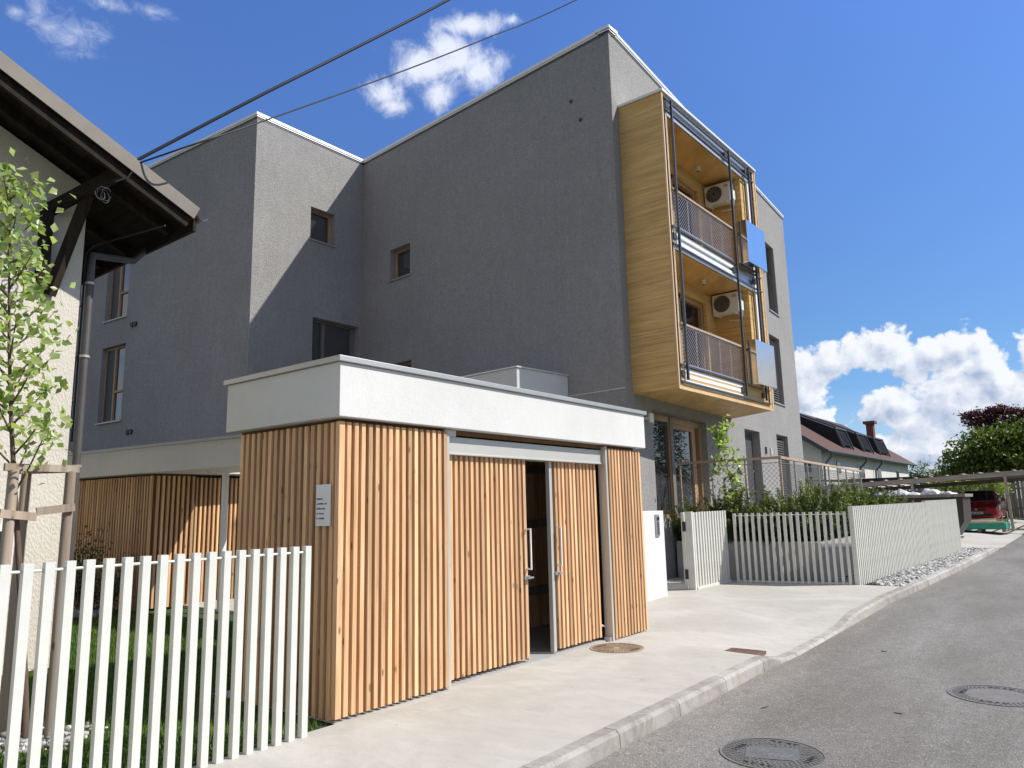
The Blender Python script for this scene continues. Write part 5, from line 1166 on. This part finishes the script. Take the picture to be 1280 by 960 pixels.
q = MB(); q.box(-17.6, -16.9, 52.0, 52.8, 6.8, 9.1); q.box(-17.7, -16.8, 51.9, 52.9, 9.1, 9.22); q.build('chimney', M['brick'], rf)
q = MB(); q.tube([(-17.9, 55, 8), (-17.9, 55, 9.1)], .04, 6); q.build('roof_pipe', M['dark_metal'], rf)
for (y, z0, z1, w2) in ((54, 3.6, 4.4, .5), (60.5, 3.4, 4.3, .6), (66, 3.4, 4.3, .6), (73, 1.5, 4.2, .5)):
    q = MB(); q.box(-13.9, -13.86, y-w2, y+w2, z0, z1); f_ = q.build('window', M['dark_metal'], rh); q = MB(); q.box(-13.86, -13.855, y-w2+.08, y+w2-.08, z0+.08, z1-.08); q.build('pane', M['glass_dark'], f_)
q = MB(); q.box(-15.6, -14.6, 50.15, 50.2, 3.6, 4.3); q.build('window', M['dark_metal'], rh)
for (x, wd_) in ((-11.5, 3.2),):
    q = MB(); q.box(-16, -9.5, 47.0, 47.3, H(47)-.1, 2.35); tag(q.build('garden_wall', M['house_white'], None, 0, (-12.5, 47.1, H(47))), 'pale rendered garden wall in front of the row house', 'wall')
# trees beyond
b52 = H(54)
tree('broadleaf_tree', (-4.2, 54, b52), 6.5, [(-4.6, 54, 4.6, 2.4, 2.2, 1.3), (-5.8, 54, 3.9, 2.0, 1.8, 1.0), (-3.2, 54.3, 5.2, 2.0, 2, 1.2), (-1.8, 54.5, 5.3, 2.2, 2, 1.5), (-6.4, 54, 3.2, 1.7, 1.3, .6), (-3.5, 53.6, 3.6, 3.4, 2, 1.2), (-1.0, 54, 3.5, 3, 2, 1.6), (-5.0, 54, 5.4, 1.0, 1, .5)], 26000, .26, M['leaf_green'],
     'large dense green tree behind the carport at the right', clump=.55, tr=.22, limbs=16, per=30)
tree('red_leaf_tree', (-4.6, 57.5, H(57)), 8, [(-5.2, 57.5, 6.7, 1.3, 1.1, .7), (-4.4, 57.5, 7.3, .9, .8, .35), (-6.1, 57.5, 7.1, .8, .7, .28), (-4.6, 57.5, 6.2, .9, .9, .6), (-3.3, 57.5, 6.9, .8, .8, .45), (-4.2, 57.5, 6.3, 1.3, 1, .5)], 9000, .19, M['leaf_red'], 'purple red leaved tree rising behind the green tree', clump=.34, tr=.16, limbs=12)
for i, (x, y, s_, lab) in enumerate(((-12.2, 86, 1.0, 'distant light green tree just right of the row house'), (-10.2, 88, .75, 'distant low tree between row house and big green tree'), (-8.4, 84, .85, 'distant tree touching the left side of the big green tree'), (-15.0, 90, 1.1, 'distant tree directly behind the row house gable'))):
    tree('distant_tree', (x, y, H(y)), 5, [(x, y, 3.4*s_+.5, 1.3*s_, 1.2, 1.3*s_), (x+.9, y, 2.8*s_, 1.2*s_, 1.2, 1.0*s_), (x-.9, y, 2.7*s_, 1.1*s_, 1, .9*s_)], 2600, .24, M['leaf_green'], lab, group='small distant trees', clump=.45, tr=.1, limbs=6)
tree('bush', (-1.75, 39, H(39)), 2.4, [(-1.8, 39, 1.5, .75, .8, 1.0), (-1.3, 39.4, 1.9, .8, .8, .9), (-1.0, 39, 1.2, .9, .8, .8), (-.5, 39.3, 1.6, 1.0, .8, 1.0)], 7000, .10, M['leaf_green'], 'leafy green bush beside the carport post at the right edge', 'bush', clump=.28, tr=.05, limbs=6)
tree('bush', (-6.9, 48.6, H(48)), 2.4, [(-6.9, 48.6, 2.3, .9, .5, .5), (-5.4, 48.7, 2.5, 1.2, .4, .45), (-4.4, 48.6, 2.35, .7, .4, .5)], 3500, .13, M['leaf_young'], 'pale green climber spilling over the board fence behind the car', 'bush', clump=.3, tr=.05, limbs=6)
grid('far_verge', lambda y: (-2.42, -.9), yrange(37.5, 47, 2), lambda x, y: H(y)+.01, M['turf'], nx=1)
# conifer across the road: seen in the terrace door glass
def conifer(base, h, label):
    r = thing('conifer', base, label, 'tree'); b = Vector(base); q = MB(); q.tube([b, b+Vector((0, 0, h*.5)), b+Vector((0, 0, h))], [.2, .12, .02], 8); q.build('trunk', M['bark'], r); P_ = []; 
    for i in range(340):
        t = (i/340)**.8; a = i*2.4; L = (1-t)**.8*h*.26*random.uniform(.7, 1.15)+.1; z = h*.08+t*h*.92
        for k in range(26): u_ = random.uniform(.1, 1); P_.append((b.x+math.cos(a)*L*u_+random.gauss(0, .12), b.y+math.sin(a)*L*u_+random.gauss(0, .12), b.z+z-.25*L*u_+random.gauss(0, .07)))
    P_ = np.array(P_); leaf_object('crown', P_, RNG.normal(size=P_.shape)+np.array([0, 0, 1]), .24, M['leaf_dark'], r, None, base); return r
conifer((9.0, 59, H(59)), 12.5, 'dark conifer across the road mirrored in the terrace door glass')
conifer((10.5, 53.5, H(53)), 7.5, 'shorter dark conifer across the road beside the mirrored one')
tree('garden_tree', (11, 30, H(30)), 6, [(11, 30, 4, 2.2, 2.4, 2), (12, 32, 3.6, 2, 2, 1.6)], 8000, .26, M['leaf_green'], 'broad garden tree across the road outside the picture', clump=.5, tr=.2)
tree('garden_tree', (12, 60, H(60)), 6, [(12, 60, 4, 2.6, 4, 2.4), (11, 66, 3.6, 2, 4, 2)], 8000, .3, M['leaf_dark'], 'tall hedge tree far across the road outside the picture', clump=.5, tr=.2)
